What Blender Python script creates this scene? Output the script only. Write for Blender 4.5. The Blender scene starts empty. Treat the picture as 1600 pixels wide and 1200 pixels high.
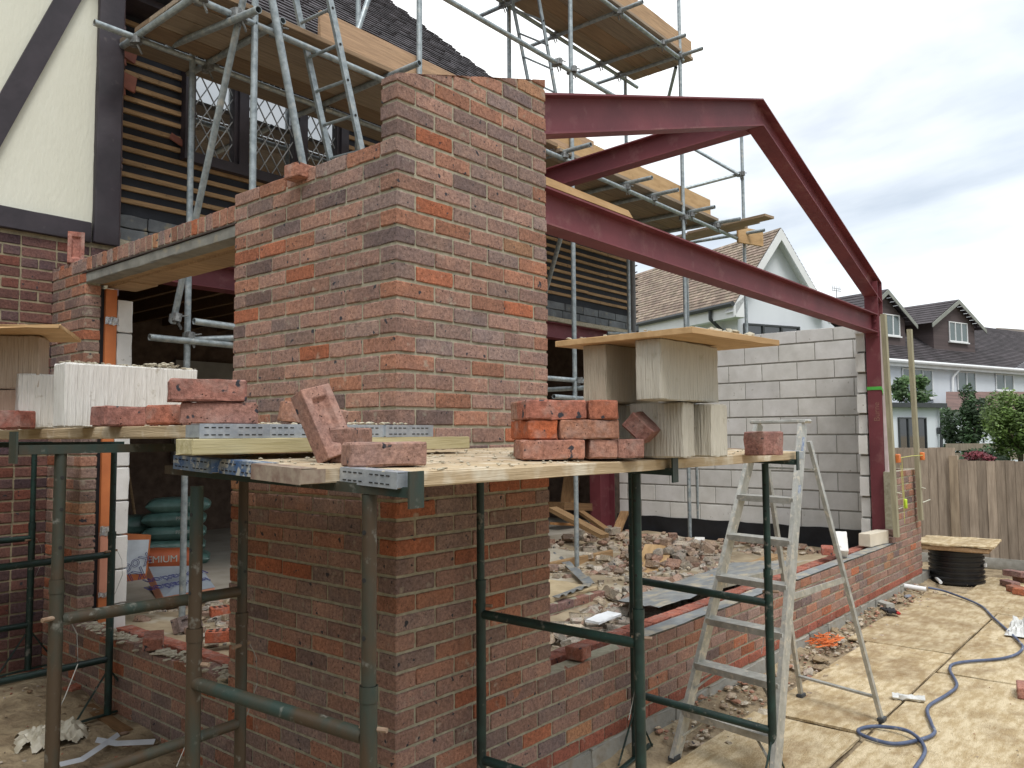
import bpy, math, random
import numpy as np
from mathutils import Vector, Matrix, noise
R = math.radians
random.seed(7); rng = np.random.default_rng(7)
sc = bpy.context.scene; COL = sc.collection

# ------------------------------------------------------------------ camera, sky, sun, exposure
F = 1253.9; CAM = Vector((-2.16164, -2.43919, 1.235245)); YAW, PIT, ROL = 0.70217, 0.06418, -0.00718
_f = Vector((math.cos(PIT)*math.cos(YAW), math.cos(PIT)*math.sin(YAW), math.sin(PIT)))
_r = Vector((math.sin(YAW), -math.cos(YAW), 0)); _u = _r.cross(_f)
_R = _r*math.cos(ROL)+_u*math.sin(ROL); _U = -_r*math.sin(ROL)+_u*math.cos(ROL)
cam = bpy.data.cameras.new('camera'); co = bpy.data.objects.new('camera', cam); COL.objects.link(co)
cam.sensor_width = 36; cam.lens = 36*F/1600; cam.clip_end = 2000; cam.clip_start = 0.05
M = Matrix((_R, _U, -_f)).transposed().to_4x4(); M.translation = CAM; co.matrix_world = M
sc.camera = co
SUN_EL, SUN_AZ = R(58), R(215)          # azimuth measured from +Y clockwise
w = bpy.data.worlds.new('World'); sc.world = w; w.use_nodes = True
nt = w.node_tree; nt.nodes.clear()
out = nt.nodes.new('ShaderNodeOutputWorld'); bg = nt.nodes.new('ShaderNodeBackground')
sky = nt.nodes.new('ShaderNodeTexSky'); sky.sky_type = 'NISHITA'; sky.sun_disc = False
sky.sun_elevation = SUN_EL; sky.sun_rotation = SUN_AZ; sky.air_density = 1.0; sky.dust_density = 2.5; sky.ozone_density = 2
tc = nt.nodes.new('ShaderNodeTexCoord'); mp = nt.nodes.new('ShaderNodeMapping'); mp.inputs['Scale'].default_value = (1, 1, 2.6)
n1 = nt.nodes.new('ShaderNodeTexNoise'); n1.inputs['Scale'].default_value = 1.5; n1.inputs['Detail'].default_value = 7; n1.inputs['Roughness'].default_value = 0.52
n1.inputs['Distortion'].default_value = 0.35
cr = nt.nodes.new('ShaderNodeValToRGB'); cr.color_ramp.elements[0].position = 0.14; cr.color_ramp.elements[1].position = 0.46
n2 = nt.nodes.new('ShaderNodeTexNoise'); n2.inputs['Scale'].default_value = 3.2; n2.inputs['Detail'].default_value = 6
cc = nt.nodes.new('ShaderNodeValToRGB'); cc.color_ramp.elements[0].position = 0.40; cc.color_ramp.elements[0].color = (8.2, 8.9, 9.5, 1)
cc.color_ramp.elements[1].position = 0.62; cc.color_ramp.elements[1].color = (10.3, 10.8, 11.1, 1)
# a brighter bank of thin cloud in the direction of the veiled sun's side of the sky
dotn = nt.nodes.new('ShaderNodeVectorMath'); dotn.operation = 'DOT_PRODUCT'
dotn.inputs[1].default_value = Vector((0.60, 0.66, 0.46)).normalized()
mr = nt.nodes.new('ShaderNodeMapRange'); mr.inputs['From Min'].default_value = 0.80; mr.inputs['From Max'].default_value = 0.97
mx2 = nt.nodes.new('ShaderNodeMixRGB'); mx2.inputs[2].default_value = (11.8, 12.0, 12.0, 1)
mx = nt.nodes.new('ShaderNodeMixRGB'); L = nt.links.new
L(tc.outputs['Generated'], mp.inputs['Vector']); L(mp.outputs[0], n1.inputs['Vector']); L(mp.outputs[0], n2.inputs['Vector'])
L(tc.outputs['Generated'], dotn.inputs[0]); L(dotn.outputs['Value'], mr.inputs['Value'])
L(n1.outputs[0], cr.inputs[0]); L(n2.outputs[0], cc.inputs[0]); L(cr.outputs[0], mx.inputs[0])
L(sky.outputs[0], mx.inputs[1]); L(cc.outputs[0], mx2.inputs[1]); L(mr.outputs[0], mx2.inputs[0]); L(mx2.outputs[0], mx.inputs[2])
sx = nt.nodes.new('ShaderNodeSeparateXYZ'); L(tc.outputs['Generated'], sx.inputs[0])
m1_ = nt.nodes.new('ShaderNodeMapRange'); m1_.inputs['From Min'].default_value = 0.0; m1_.inputs['From Max'].default_value = .85; m1_.inputs['To Min'].default_value = .34; m1_.inputs['To Max'].default_value = 1.3; L(sx.outputs[2], m1_.inputs['Value'])
d2 = nt.nodes.new('ShaderNodeVectorMath'); d2.operation = 'DOT_PRODUCT'; d2.inputs[1].default_value = Vector((.76, .60, .25)).normalized(); L(tc.outputs['Generated'], d2.inputs[0])
m2_ = nt.nodes.new('ShaderNodeMapRange'); m2_.inputs['From Min'].default_value = .35; m2_.inputs['From Max'].default_value = .75; L(d2.outputs['Value'], m2_.inputs['Value'])
m3_ = nt.nodes.new('ShaderNodeMath'); m3_.operation = 'MULTIPLY_ADD'   # overcast sky: darker low down away from the bright bank
i_ = nt.nodes.new('ShaderNodeMix'); i_.data_type = 'FLOAT'; L(m2_.outputs[0], i_.inputs[0]); L(m1_.outputs[0], i_.inputs[2]); i_.inputs[3].default_value = 1.0
mm_ = nt.nodes.new('ShaderNodeMixRGB'); mm_.blend_type = 'MULTIPLY'; mm_.inputs[0].default_value = 1; L(mx.outputs[0], mm_.inputs[1]); L(i_.outputs[0], mm_.inputs[2]); nt.nodes.remove(m3_)
L(mm_.outputs[0], bg.inputs['Color']); bg.inputs['Strength'].default_value = 0.095; L(bg.outputs[0], out.inputs[0])
sl = bpy.data.lights.new('sun', 'SUN'); sl.energy = 1.5; sl.angle = R(20); sl.color = (1, .96, .9)
so = bpy.data.objects.new('sun', sl); COL.objects.link(so)
sd = Vector((math.sin(SUN_AZ)*math.cos(SUN_EL), math.cos(SUN_AZ)*math.cos(SUN_EL), math.sin(SUN_EL)))
so.rotation_euler = sd.to_track_quat('Z', 'Y').to_euler(); so.location = sd*30
sc.view_settings.view_transform = 'Standard'; sc.view_settings.look = 'None'; sc.view_settings.gamma = 1
sc.view_settings.exposure = 0.42; sc.view_settings.use_curve_mapping = False

# ------------------------------------------------------------------ helpers
def at(ax, val, px, py):
    """real point on the plane ax = val met by the sight line of photo pixel (px, py): a survey helper"""
    d = _f + _R*(px-800)/F - _U*(py-600)/F; i = 'xyz'.index(ax)
    return CAM + d*((val-CAM[i])/d[i])

def from_px(px, py, D_):
    d = _f+_R*(px-800)/F-_U*(py-600)/F; return CAM+d*D_
MATS = {}; ATTR = set(); FLATS = {'brickwork', 'outer_leaf', 'inner_leaf', 'brick', 'block', 'blockwork', 'inner_blockwork', 'brick_capping', 'body', 'grey_blocks', 'foundation_course', 'concrete_beam'}
def shift_coord(N, K):
    """object coordinates plus the object's own place, so that no two copies share a pattern"""
    t = N.new('ShaderNodeTexCoord'); oi = N.new('ShaderNodeObjectInfo'); ad = N.new('ShaderNodeVectorMath'); ad.operation = 'ADD'
    K(t.outputs['Object'], ad.inputs[0]); K(oi.outputs['Location'], ad.inputs[1]); return ad
def mat(name, c1, c2=None, scale=8, rough=.8, bump=.0, bscale=None, stretch=None, metal=0, c3=None, detail=5, spec=.5, attr=False, fac=(.35, .65), c3s=30, c3f=(.62, .7), c3d=3):
    if name in MATS: return MATS[name]
    m = bpy.data.materials.new(name); m.use_nodes = True; t = m.node_tree; N = t.nodes; K = t.links.new
    b = N['Principled BSDF']; b.inputs['Roughness'].default_value = rough; b.inputs['Metallic'].default_value = metal
    b.inputs['Specular IOR Level'].default_value = spec
    tcn = shift_coord(N, K); mpn = N.new('ShaderNodeMapping'); K(tcn.outputs[0], mpn.inputs[0])
    if stretch: mpn.inputs['Scale'].default_value = stretch
    nz = N.new('ShaderNodeTexNoise'); nz.inputs['Scale'].default_value = scale; nz.inputs['Detail'].default_value = detail; nz.inputs['Roughness'].default_value = .6
    K(mpn.outputs[0], nz.inputs['Vector'])
    rp = N.new('ShaderNodeValToRGB'); rp.color_ramp.elements[0].position = fac[0]; rp.color_ramp.elements[1].position = fac[1]
    K(nz.outputs[0], rp.inputs[0])
    c2 = c2 or tuple(x*.75 for x in c1)
    rp.color_ramp.elements[0].color = (*c2, 1); rp.color_ramp.elements[1].color = (*c1, 1)
    colr = rp.outputs[0]
    if attr:
        ATTR.add(name); a = N.new('ShaderNodeVertexColor'); a.layer_name = 'Col'
        mm = N.new('ShaderNodeMixRGB'); mm.blend_type = 'MULTIPLY'; mm.inputs[0].default_value = 1
        K(a.outputs[0], mm.inputs[1]); K(colr, mm.inputs[2]); colr = mm.outputs[0]
    if c3:
        z = N.new('ShaderNodeTexNoise'); z.inputs['Scale'].default_value = c3s; z.inputs['Detail'].default_value = c3d; z.inputs['Roughness'].default_value = .65; K(tcn.outputs[0], z.inputs['Vector'])
        r3 = N.new('ShaderNodeValToRGB'); r3.color_ramp.elements[0].position = c3f[0]; r3.color_ramp.elements[1].position = c3f[1]; K(z.outputs[0], r3.inputs[0])
        m3 = N.new('ShaderNodeMixRGB'); m3.inputs[2].default_value = (*c3, 1); K(r3.outputs[0], m3.inputs[0]); K(colr, m3.inputs[1]); colr = m3.outputs[0]
    K(colr, b.inputs['Base Color'])
    if bump:
        nb = N.new('ShaderNodeTexNoise'); nb.inputs['Scale'].default_value = bscale or scale*3; nb.inputs['Detail'].default_value = 4
        K(mpn.outputs[0], nb.inputs['Vector'])
        bn = N.new('ShaderNodeBump'); bn.inputs['Strength'].default_value = min(1, bump*20 if bump < .05 else bump); bn.inputs['Distance'].default_value = .01*max(1, bump) if bump >= .05 else bump
        K(nb.outputs[0], bn.inputs['Height']); K(bn.outputs[0], b.inputs['Normal'])
    MATS[name] = m; return m

def brick_mat(name, pk=(.44, .50), spots=(.05, .05, .06), dust=(.42, .385, .31), dustf=(.62, .82)):
    """brick: vertex colour x fine mottling, dark vitrified spots, mortar dust smears, pitted bump"""
    m = bpy.data.materials.new(name); m.use_nodes = True; t = m.node_tree; N = t.nodes; K = t.links.new
    b = N['Principled BSDF']; b.inputs['Roughness'].default_value = .92; b.inputs['Specular IOR Level'].default_value = .2
    tcn = shift_coord(N, K)
    def nz(s, d=4, r=.6):
        n = N.new('ShaderNodeTexNoise'); n.inputs['Scale'].default_value = s; n.inputs['Detail'].default_value = d; n.inputs['Roughness'].default_value = r
        K(tcn.outputs[0], n.inputs['Vector']); return n.outputs[0]
    def ramp(src, p0, p1, c0=(0, 0, 0), c1=(1, 1, 1)):
        r = N.new('ShaderNodeValToRGB'); r.color_ramp.elements[0].position = p0; r.color_ramp.elements[1].position = p1
        r.color_ramp.elements[0].color = (*c0, 1); r.color_ramp.elements[1].color = (*c1, 1); K(src, r.inputs[0]); return r.outputs[0]
    def mix(f, a, bb, mode='MIX'):
        x = N.new('ShaderNodeMixRGB'); x.blend_type = mode
        if isinstance(f, float): x.inputs[0].default_value = f
        else: K(f, x.inputs[0])
        for i, v in ((1, a), (2, bb)):
            if isinstance(v, tuple): x.inputs[i].default_value = (*v, 1)
            else: K(v, x.inputs[i])
        return x.outputs[0]
    a = N.new('ShaderNodeVertexColor'); a.layer_name = 'Col'
    c = mix(1.0, a.outputs[0], ramp(nz(60, 8, .8), .34, .68, (.50, .48, .47), (1.42, 1.40, 1.36)), 'MULTIPLY')
    c = mix(1.0, c, ramp(nz(9, 3), .3, .7, (.82, .84, .88), (1.16, 1.10, 1.04)), 'MULTIPLY')
    c = mix(ramp(nz(14, 3), *dustf), c, dust)
    c = mix(ramp(nz(26, 2.5, .5), .665, .70), c, spots)
    v = N.new('ShaderNodeTexVoronoi'); v.inputs['Scale'].default_value = 85; K(tcn.outputs[0], v.inputs['Vector'])
    v.inputs['Randomness'].default_value = 1; pits = ramp(mix(.12, v.outputs[0], nz(40, 2)), .14, .24, (1, 1, 1), (0, 0, 0))
    pm = mix(1.0, pits, ramp(nz(17, 2), *pk), 'MULTIPLY')
    c = mix(ramp(nz(3.2, 8, .7), .68, .80), c, mix(.40, c, (.38, .35, .29)))
    c = mix(pm, c, (.045, .035, .035))
    K(c, b.inputs['Base Color'])
    h = mix(.5, nz(70, 6, .75), nz(22, 4)); h = mix(pm, h, (0., 0., 0.))
    bn = N.new('ShaderNodeBump'); bn.inputs['Strength'].default_value = 1.0; bn.inputs['Distance'].default_value = .009
    K(h, bn.inputs['Height']); K(bn.outputs[0], b.inputs['Normal'])
    MATS[name] = m; return m

class MB:
    def __init__(s): s.v = []; s.f = []; s.c = []; s.sm = []; s.col = (1, 1, 1)
    def add(s, vs, fs, smooth=False):
        o = len(s.v); s.v += [tuple(v) for v in vs]
        for f in fs: s.f.append(tuple(i+o for i in f)); s.c.append(s.col); s.sm.append(smooth)
        return s
    def box(s, a, b, rot=None, piv=None):
        a = Vector(a); b = Vector(b)
        vs = [Vector((x, y, z)) for x in (a.x, b.x) for y in (a.y, b.y) for z in (a.z, b.z)]
        if rot is not None:
            p = Vector(piv) if piv is not None else (a+b)/2
            vs = [rot @ (v-p) + p for v in vs]
        return s.add(vs, [(0, 1, 3, 2), (4, 6, 7, 5), (0, 4, 5, 1), (2, 3, 7, 6), (0, 2, 6, 4), (1, 5, 7, 3)])
    def cbox(s, c, size, rot=None):
        c = Vector(c); h = Vector(size)/2; return s.box(c-h, c+h, rot)
    def tube(s, p0, p1, r, n=10, hollow=False, r2=None):
        p0 = Vector(p0); p1 = Vector(p1); d = (p1-p0).normalized()
        a = d.orthogonal().normalized(); b = d.cross(a); r2 = r2 or r
        ring = lambda p, q: [p+(a*math.cos(2*math.pi*i/n)+b*math.sin(2*math.pi*i/n))*q for i in range(n)]
        if not hollow:
            s.add(ring(p0, r)+ring(p1, r2), [(i, (i+1) % n, n+(i+1) % n, n+i) for i in range(n)], True)
            s.add(ring(p0, r), [tuple(range(n))[::-1]]); s.add(ring(p1, r2), [tuple(range(n))])
        else:
            q = r*.83; e = d*.12
            s.add(ring(p0, r)+ring(p1, r), [(i, (i+1) % n, n+(i+1) % n, n+i) for i in range(n)], True)
            for P, E in ((p0, e), (p1, -e)):
                s.add(ring(P, r)+ring(P, q)+ring(P+E, q), [(i, (i+1) % n, n+(i+1) % n, n+i) for i in range(n)]+[(n+i, n+(i+1) % n, 2*n+(i+1) % n, 2*n+i) for i in range(n)])
                s.add(ring(P+E, q), [tuple(range(n))])
        return s
    def path(s, pts, r, n=8):
        pts = [Vector(p) for p in pts]; rings = []; up = Vector((0, 0, 1))
        for i, p in enumerate(pts):
            d = (pts[min(i+1, len(pts)-1)]-pts[max(i-1, 0)]).normalized()
            a = d.cross(up); a = a.normalized() if a.length > .05 else d.orthogonal().normalized(); b = a.cross(d)
            rings += [p+(a*math.cos(2*math.pi*k/n)+b*math.sin(2*math.pi*k/n))*r for k in range(n)]
        s.add(rings, [(j*n+i, j*n+(i+1) % n, (j+1)*n+(i+1) % n, (j+1)*n+i) for j in range(len(pts)-1) for i in range(n)], True)
        s.add(rings[:n], [tuple(range(n))]); s.add(rings[-n:], [tuple(range(n))]); return s
    def poly(s, pts, ext):
        """polygon extruded by vector ext"""
        pts = [Vector(p) for p in pts]; e = Vector(ext); n = len(pts)
        return s.add(pts+[p+e for p in pts], [tuple(range(n))[::-1], tuple(range(n, 2*n))]+[(i, (i+1) % n, n+(i+1) % n, n+i) for i in range(n)])
    def rbox(s, c, size, rot=None, ch=.006, jit=.0015, seg=(4, 3, 2), top=None, smooth=True):
        """box with worn, slightly uneven edges; top = plane function z(x, y) that cuts it"""
        c = Vector(c); h = [x/2 for x in size]
        def ax(i): 
            k = seg[i]; L_ = h[i]-ch
            return [-h[i]]+[-L_+2*L_*j/k for j in range(k+1)]+[h[i]]
        A = [ax(0), ax(1), ax(2)]; n = [len(a) for a in A]; idx = {}; vs = []
        for i in range(n[0]):
            for j in range(n[1]):
                for k in range(n[2]):
                    ex = (i in (0, n[0]-1), j in (0, n[1]-1), k in (0, n[2]-1)); e = sum(ex)
                    if e == 0: continue
                    v = Vector((A[0][i], A[1][j], A[2][k]))
                    if e >= 2:
                        q = ch*(.30 if e == 2 else .45)*random.uniform(.6, 1.9)
                        for t in range(3):
                            if ex[t]: v[t] -= math.copysign(q, v[t])
                    jj = jit*(1.9 if e >= 2 else 1); v += Vector([random.uniform(-jj, jj) for _ in range(3)])
                    if rot is not None: v = rot @ v
                    v += c
                    if top is not None:
                        zt = top(v.x, v.y)
                        if v.z > zt: v.z = zt
                    idx[(i, j, k)] = len(vs); vs.append(v)
        fs = []
        for i in range(n[0]-1):
            for j in range(n[1]-1):
                fs.append((idx[i, j, 0], idx[i, j+1, 0], idx[i+1, j+1, 0], idx[i+1, j, 0])); K_ = n[2]-1
                fs.append((idx[i, j, K_], idx[i+1, j, K_], idx[i+1, j+1, K_], idx[i, j+1, K_]))
        for i in range(n[0]-1):
            for k in range(n[2]-1):
                fs.append((idx[i, 0, k], idx[i+1, 0, k], idx[i+1, 0, k+1], idx[i, 0, k+1])); J = n[1]-1
                fs.append((idx[i, J, k], idx[i, J, k+1], idx[i+1, J, k+1], idx[i+1, J, k]))
        for j in range(n[1]-1):
            for k in range(n[2]-1):
                fs.append((idx[0, j, k], idx[0, j, k+1], idx[0, j+1, k+1], idx[0, j+1, k])); I = n[0]-1
                fs.append((idx[I, j, k], idx[I, j+1, k], idx[I, j+1, k+1], idx[I, j, k+1]))
        return s.add(vs, fs, smooth)
    def rock(s, c, r, flat=.7):
        a = [Vector((random.gauss(0, 1), random.gauss(0, 1), random.gauss(0, 1))).normalized() for _ in range(3)]
        ph = (1+5**.5)/2
        V = [(-1, ph, 0), (1, ph, 0), (-1, -ph, 0), (1, -ph, 0), (0, -1, ph), (0, 1, ph), (0, -1, -ph), (0, 1, -ph), (ph, 0, -1), (ph, 0, 1), (-ph, 0, -1), (-ph, 0, 1)]
        Fs = [(0, 11, 5), (0, 5, 1), (0, 1, 7), (0, 7, 10), (0, 10, 11), (1, 5, 9), (5, 11, 4), (11, 10, 2), (10, 7, 6), (7, 1, 8), (3, 9, 4), (3, 4, 2), (3, 2, 6), (3, 6, 8), (3, 8, 9), (4, 9, 5), (2, 4, 11), (6, 2, 10), (8, 6, 7), (9, 8, 1)]
        rot = Matrix.Rotation(random.uniform(0, 6.3), 3, 'Z') @ Matrix.Rotation(random.uniform(0, 3), 3, 'X')
        sx = Vector((random.uniform(.7, 1.5), random.uniform(.6, 1.1), random.uniform(.5, 1)))
        vs = []
        for v in V:
            v = rot @ (Vector(v).normalized()*random.uniform(.7, 1.15)); v = Vector((v.x*sx.x, v.y*sx.y, v.z*sx.z*flat)); vs.append(Vector(c)+v*r)
        return s.add(vs, Fs)
    def build(s, name, m, parent=None, loc=None, label=None, cat=None, group=None, kind=None):
        base = Vector((0, 0, 0))
        if parent is not None: base = WL[parent.name]
        L0 = Vector(loc) if loc is not None else base
        me = bpy.data.meshes.new(name)
        me.from_pydata([tuple(Vector(v)-L0) for v in s.v], [], s.f)
        me.polygons.foreach_set('use_smooth', s.sm)
        if m.name in ATTR or any(c != (1, 1, 1) for c in s.c):
            at_ = me.color_attributes.new('Col', 'FLOAT_COLOR', 'CORNER'); arr = []
            for f, c in zip(s.f, s.c): arr += [c[0], c[1], c[2], 1.0]*len(f)
            at_.data.foreach_set('color', arr)
        me.materials.append(m); me.update()
        if any(s.sm): me.set_sharp_from_angle(angle=R(38 if not name in FLATS else 11))
        o = bpy.data.objects.new(name, me); COL.objects.link(o); o.location = L0-base
        if parent is not None: o.parent = parent
        WL[o.name] = L0
        if label: o['label'] = label
        if cat: o['category'] = cat
        if group: o['group'] = group
        if kind: o['kind'] = kind
        return o
WL = {}
def thing(name, label, cat, loc=(0, 0, 0), group=None):
    o = bpy.data.objects.new(name, None); COL.objects.link(o); o.location = loc; o.empty_display_size = .2
    o['label'] = label; o['category'] = cat
    if group: o['group'] = group
    WL[o.name] = Vector(loc); return o
def RZ(d): return Matrix.Rotation(R(d), 3, 'Z')
def RX(d): return Matrix.Rotation(R(d), 3, 'X')
def RY(d): return Matrix.Rotation(R(d), 3, 'Y')

# ------------------------------------------------------------------ materials
BR = brick_mat('brick'); BRH = brick_mat('house_brick', dust=(.2, .17, .13), dustf=(.66, .9)); BRL = brick_mat('loose_brick', pk=(.54, .60), dust=(.42, .3, .26), dustf=(.5, .85))
MORT = mat('mortar', (.42, .39, .295), (.29, .27, .195), 30, .95, .3, 120)
MORTH = mat('old_mortar', (.34, .29, .19), (.22, .19, .13), 25, .95, .3, 90)
MLUMP = mat('mortar_lump', (.50, .45, .35), (.34, .30, .22), 40, .95, .4, 90)
BLOCK = mat('aerated_block', (.76, .745, .73), (.64, .625, .60), 5, .93, .12, 90, attr=True, c3=(.38, .35, .30), c3s=16, c3f=(.68, .78))
SAWN = mat('scored_block', (.60, .575, .52), (.52, .495, .44), 9, .95, 1.0, 9, stretch=(16, 16, .7), attr=True, c3=(.36, .32, .24), c3s=18, c3f=(.60, .74), c3d=8)
STEEL = mat('red_oxide_steel', (.195, .044, .055), (.14, .030, .040), 2.2, .62, .08, 40, c3=(.30, .15, .14), c3s=5, c3f=(.55, .85), c3d=9, stretch=(1, 1, 1))
GALV = mat('galvanised', (.42, .47, .49), (.24, .28, .30), 22, .45, .05, 60, metal=.45, c3=(.50, .50, .47), c3s=12, c3f=(.58, .7))
GREEN = mat('green_paint', (.012, .04, .033), (.007, .02, .018), 14, .45, .1, 60, c3=(.16, .16, .14), c3s=16, c3f=(.62, .72))
RUSTG = mat('worn_green_tube', (.022, .042, .035), (.055, .036, .02), 5, .55, .15, 60, c3=(.17, .17, .15), c3s=24, c3f=(.60, .74), stretch=(1, 1, .35), fac=(.42, .58))
BOARD = mat('scaffold_board', (.40, .27, .165), (.27, .18, .11), 6, .85, .25, 30, stretch=(.5, 9, 9), attr=True)
BOARDN = mat('trestle_board', (.52, .41, .28), (.36, .27, .17), 5, .85, .3, 26, stretch=(.5, 9, 9), attr=True, c3=(.62, .55, .43), c3s=7, c3f=(.5, .68))
TIMB = mat('treated_timber', (.52, .46, .28), (.38, .33, .17), 5, .8, .2, 20, stretch=(.6, 12, 12), attr=True)
RAWW = mat('raw_wood', (.45, .30, .17), (.30, .19, .10), 6, .85, .2, 20, stretch=(1, 8, 8), attr=True)
BATT = mat('batten_wood', (.42, .27, .14), (.26, .16, .08), 7, .85, .2, 30, stretch=(.7, 9, 9), c3=(.12, .08, .05), c3s=14, c3f=(.6, .75))
PLY = mat('plywood', (.56, .37, .19), (.42, .26, .12), 3, .8, .15, 20, stretch=(1, 6, 6), c3=(.34, .22, .1), c3s=9, c3f=(.6, .8))
BAND = mat('zinc_band', (.50, .54, .58), (.36, .40, .45), 30, .4, .1, 80, metal=.5)
BANDB = mat('blue_worn_band', (.22, .27, .33), (.05, .12, .28), 26, .5, .2, 60, metal=.3, c3=(.5, .5, .47), c3s=30, c3f=(.52, .6))
DARK = mat('dark_slot', (.02, .02, .02), None, 5)
FELT = mat('breather_felt', (.020, .024, .034), (.010, .012, .018), 4, .8, .2, 30)
RENDER = mat('cream_render', (.75, .75, .65), (.69, .69, .585), 2, .9, .3, 50, c3=(.60, .59, .50), c3s=1.4, c3f=(.58, .85), c3d=9, stretch=(1, 1, .35))
BTIMB = mat('black_timber', (.045, .036, .046), (.028, .023, .03), 5, .6, .15, 30, c3=(.12, .1, .1), c3s=7, c3f=(.66, .8))
PIPE = mat('brown_pipe', (.17, .125, .135), (.13, .09, .10), 8, .45)
CONC = mat('concrete', (.40, .39, .36), (.27, .26, .23), 8, .95, .3, 60)
DCONC = mat('grey_blockwork', (.20, .22, .23), (.12, .13, .14), 6, .95, .3, 40, attr=True, c3=(.32, .28, .2), c3s=8, c3f=(.6, .75))
ORANGE = mat('insulation_foil_orange', (.62, .20, .065), (.50, .15, .05), 5, .7)
PINKI = mat('insulation_pink', (.66, .30, .20), (.55, .24, .16), 5, .8)
FOIL = mat('foil_tape', (.7, .7, .7), (.4, .4, .42), 40, .25, .5, 30, metal=.8)
SILV = mat('silver_foil', (.50, .55, .62), (.42, .47, .54), 6, .35, .1, 30, metal=.35)
DPM = mat('black_membrane', (.018, .020, .026), (.010, .011, .014), 6, .5, .4, 12)
DPC = mat('grey_dpc', (.27, .285, .29), (.17, .18, .19), 7, .6, .3, 18, c3=(.42, .37, .28), c3s=6, c3f=(.48, .66))
GLASS = None
def glass_mat(name, col=(.015, .018, .022), rough=.04, spec=1.0):
    m = bpy.data.materials.new(name); m.use_nodes = True; b = m.node_tree.nodes['Principled BSDF']
    b.inputs['Base Color'].default_value = (*col, 1); b.inputs['Roughness'].default_value = rough
    b.inputs['Specular IOR Level'].default_value = spec; b.inputs['IOR'].default_value = 1.9; MATS[name] = m; return m
GLASS = glass_mat('window_glass'); GLASSW = glass_mat('leaded_glass', (.03, .035, .04), .03); GLASSW.node_tree.nodes['Principled BSDF'].inputs['IOR'].default_value = 3.4
GLASSF = glass_mat('far_window_glass', (.10, .14, .14), .15)
WHITE = mat('white_paint', (.80, .81, .82), (.74, .75, .76), 3, .5)
WREND = mat('white_render', (.71, .74, .79), (.62, .65, .70), .5, .9, .1, 40, c3=(.55, .58, .61), c3s=.5, c3f=(.58, .8), c3d=9, stretch=(1, 1, .3))
ALU = mat('aluminium', (.52, .52, .49), (.36, .36, .33), 18, .45, .1, 60, metal=.5, c3=(.62, .58, .50), c3s=24, c3f=(.55, .66))
GREY = mat('dark_grey_frame', (.05, .055, .06), None, 5, .5)

def bcol(kind='new'):
    t = random.random()
    if kind == 'new':
        if t < .42: c = (.335, .212, .176)
        elif t < .66: c = (.285, .205, .183)
        elif t < .82: c = (.365, .190, .135)
        elif t < .90: c = (.390, .150, .088)
        elif t < .92: c = (.40, .225, .14)
        else: c = (.215, .155, .145)
    elif kind == 'old':
        if t < .45: c = (.175, .092, .082)
        elif t < .74: c = (.13, .085, .09)
        elif t < .88: c = (.21, .088, .07)
        else: c = (.10, .065, .075)
    elif kind == 'far':
        if t < .5: c = (.30, .165, .13)
        elif t < .85: c = (.23, .14, .13)
        else: c = (.38, .15, .09)
    elif kind == 'eng': c = (.34, .125, .09)
    k = random.uniform(.80, 1.16); h = random.uniform(.95, 1.05)
    return (c[0]*k*h, c[1]*k, c[2]*k*(2-h))

def brick(mb, x0, x1, y0, y1, z0, z1, kind='new', top=None, jit=.0011, seg=None, ch=.0045):
    if top is not None and z0 > max(top(x0, y0), top(x1, y1))-.004: return
    mb.col = bcol(kind)
    o = [random.uniform(-.0018, .0018) for _ in range(3)]
    lx, ly = x1-x0, y1-y0
    seg = seg or (4 if lx > .15 else 2, 4 if ly > .15 else 2, 2)
    mb.rbox(((x0+x1)/2+o[0], (y0+y1)/2+o[1], (z0+z1)/2+o[2]*.6), (lx, ly, z1-z0), ch=ch, jit=jit, seg=seg, top=top)

G = .0062   # half joint
def leaf_x(mb, x0, x1, y0, zrows, first, kind='new', top=None, th=.1025, **k):
    """single leaf along X; first(row) = length of the first brick"""
    for r in zrows:
        z = r*.075; x = x0; L_ = first(r)
        while x < x1-.01:
            e = min(x+L_, x1)
            if e-x > .03: brick(mb, x, e, y0, y0+th, z+G, z+.075-G, kind(r) if callable(kind) else kind, top, **k)
            x += L_+.01; L_ = .215
def leaf_y(mb, y0, y1, x0, zrows, first, kind='new', top=None, th=.1025, **k):
    for r in zrows:
        z = r*.075; y = y0; L_ = first(r)
        while y < y1-.01:
            e = min(y+L_, y1)
            if e-y > .03: brick(mb, x0, x0+th, y, e, z+G, z+.075-G, kind(r) if callable(kind) else kind, top, **k)
            y += L_+.01; L_ = .215

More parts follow.
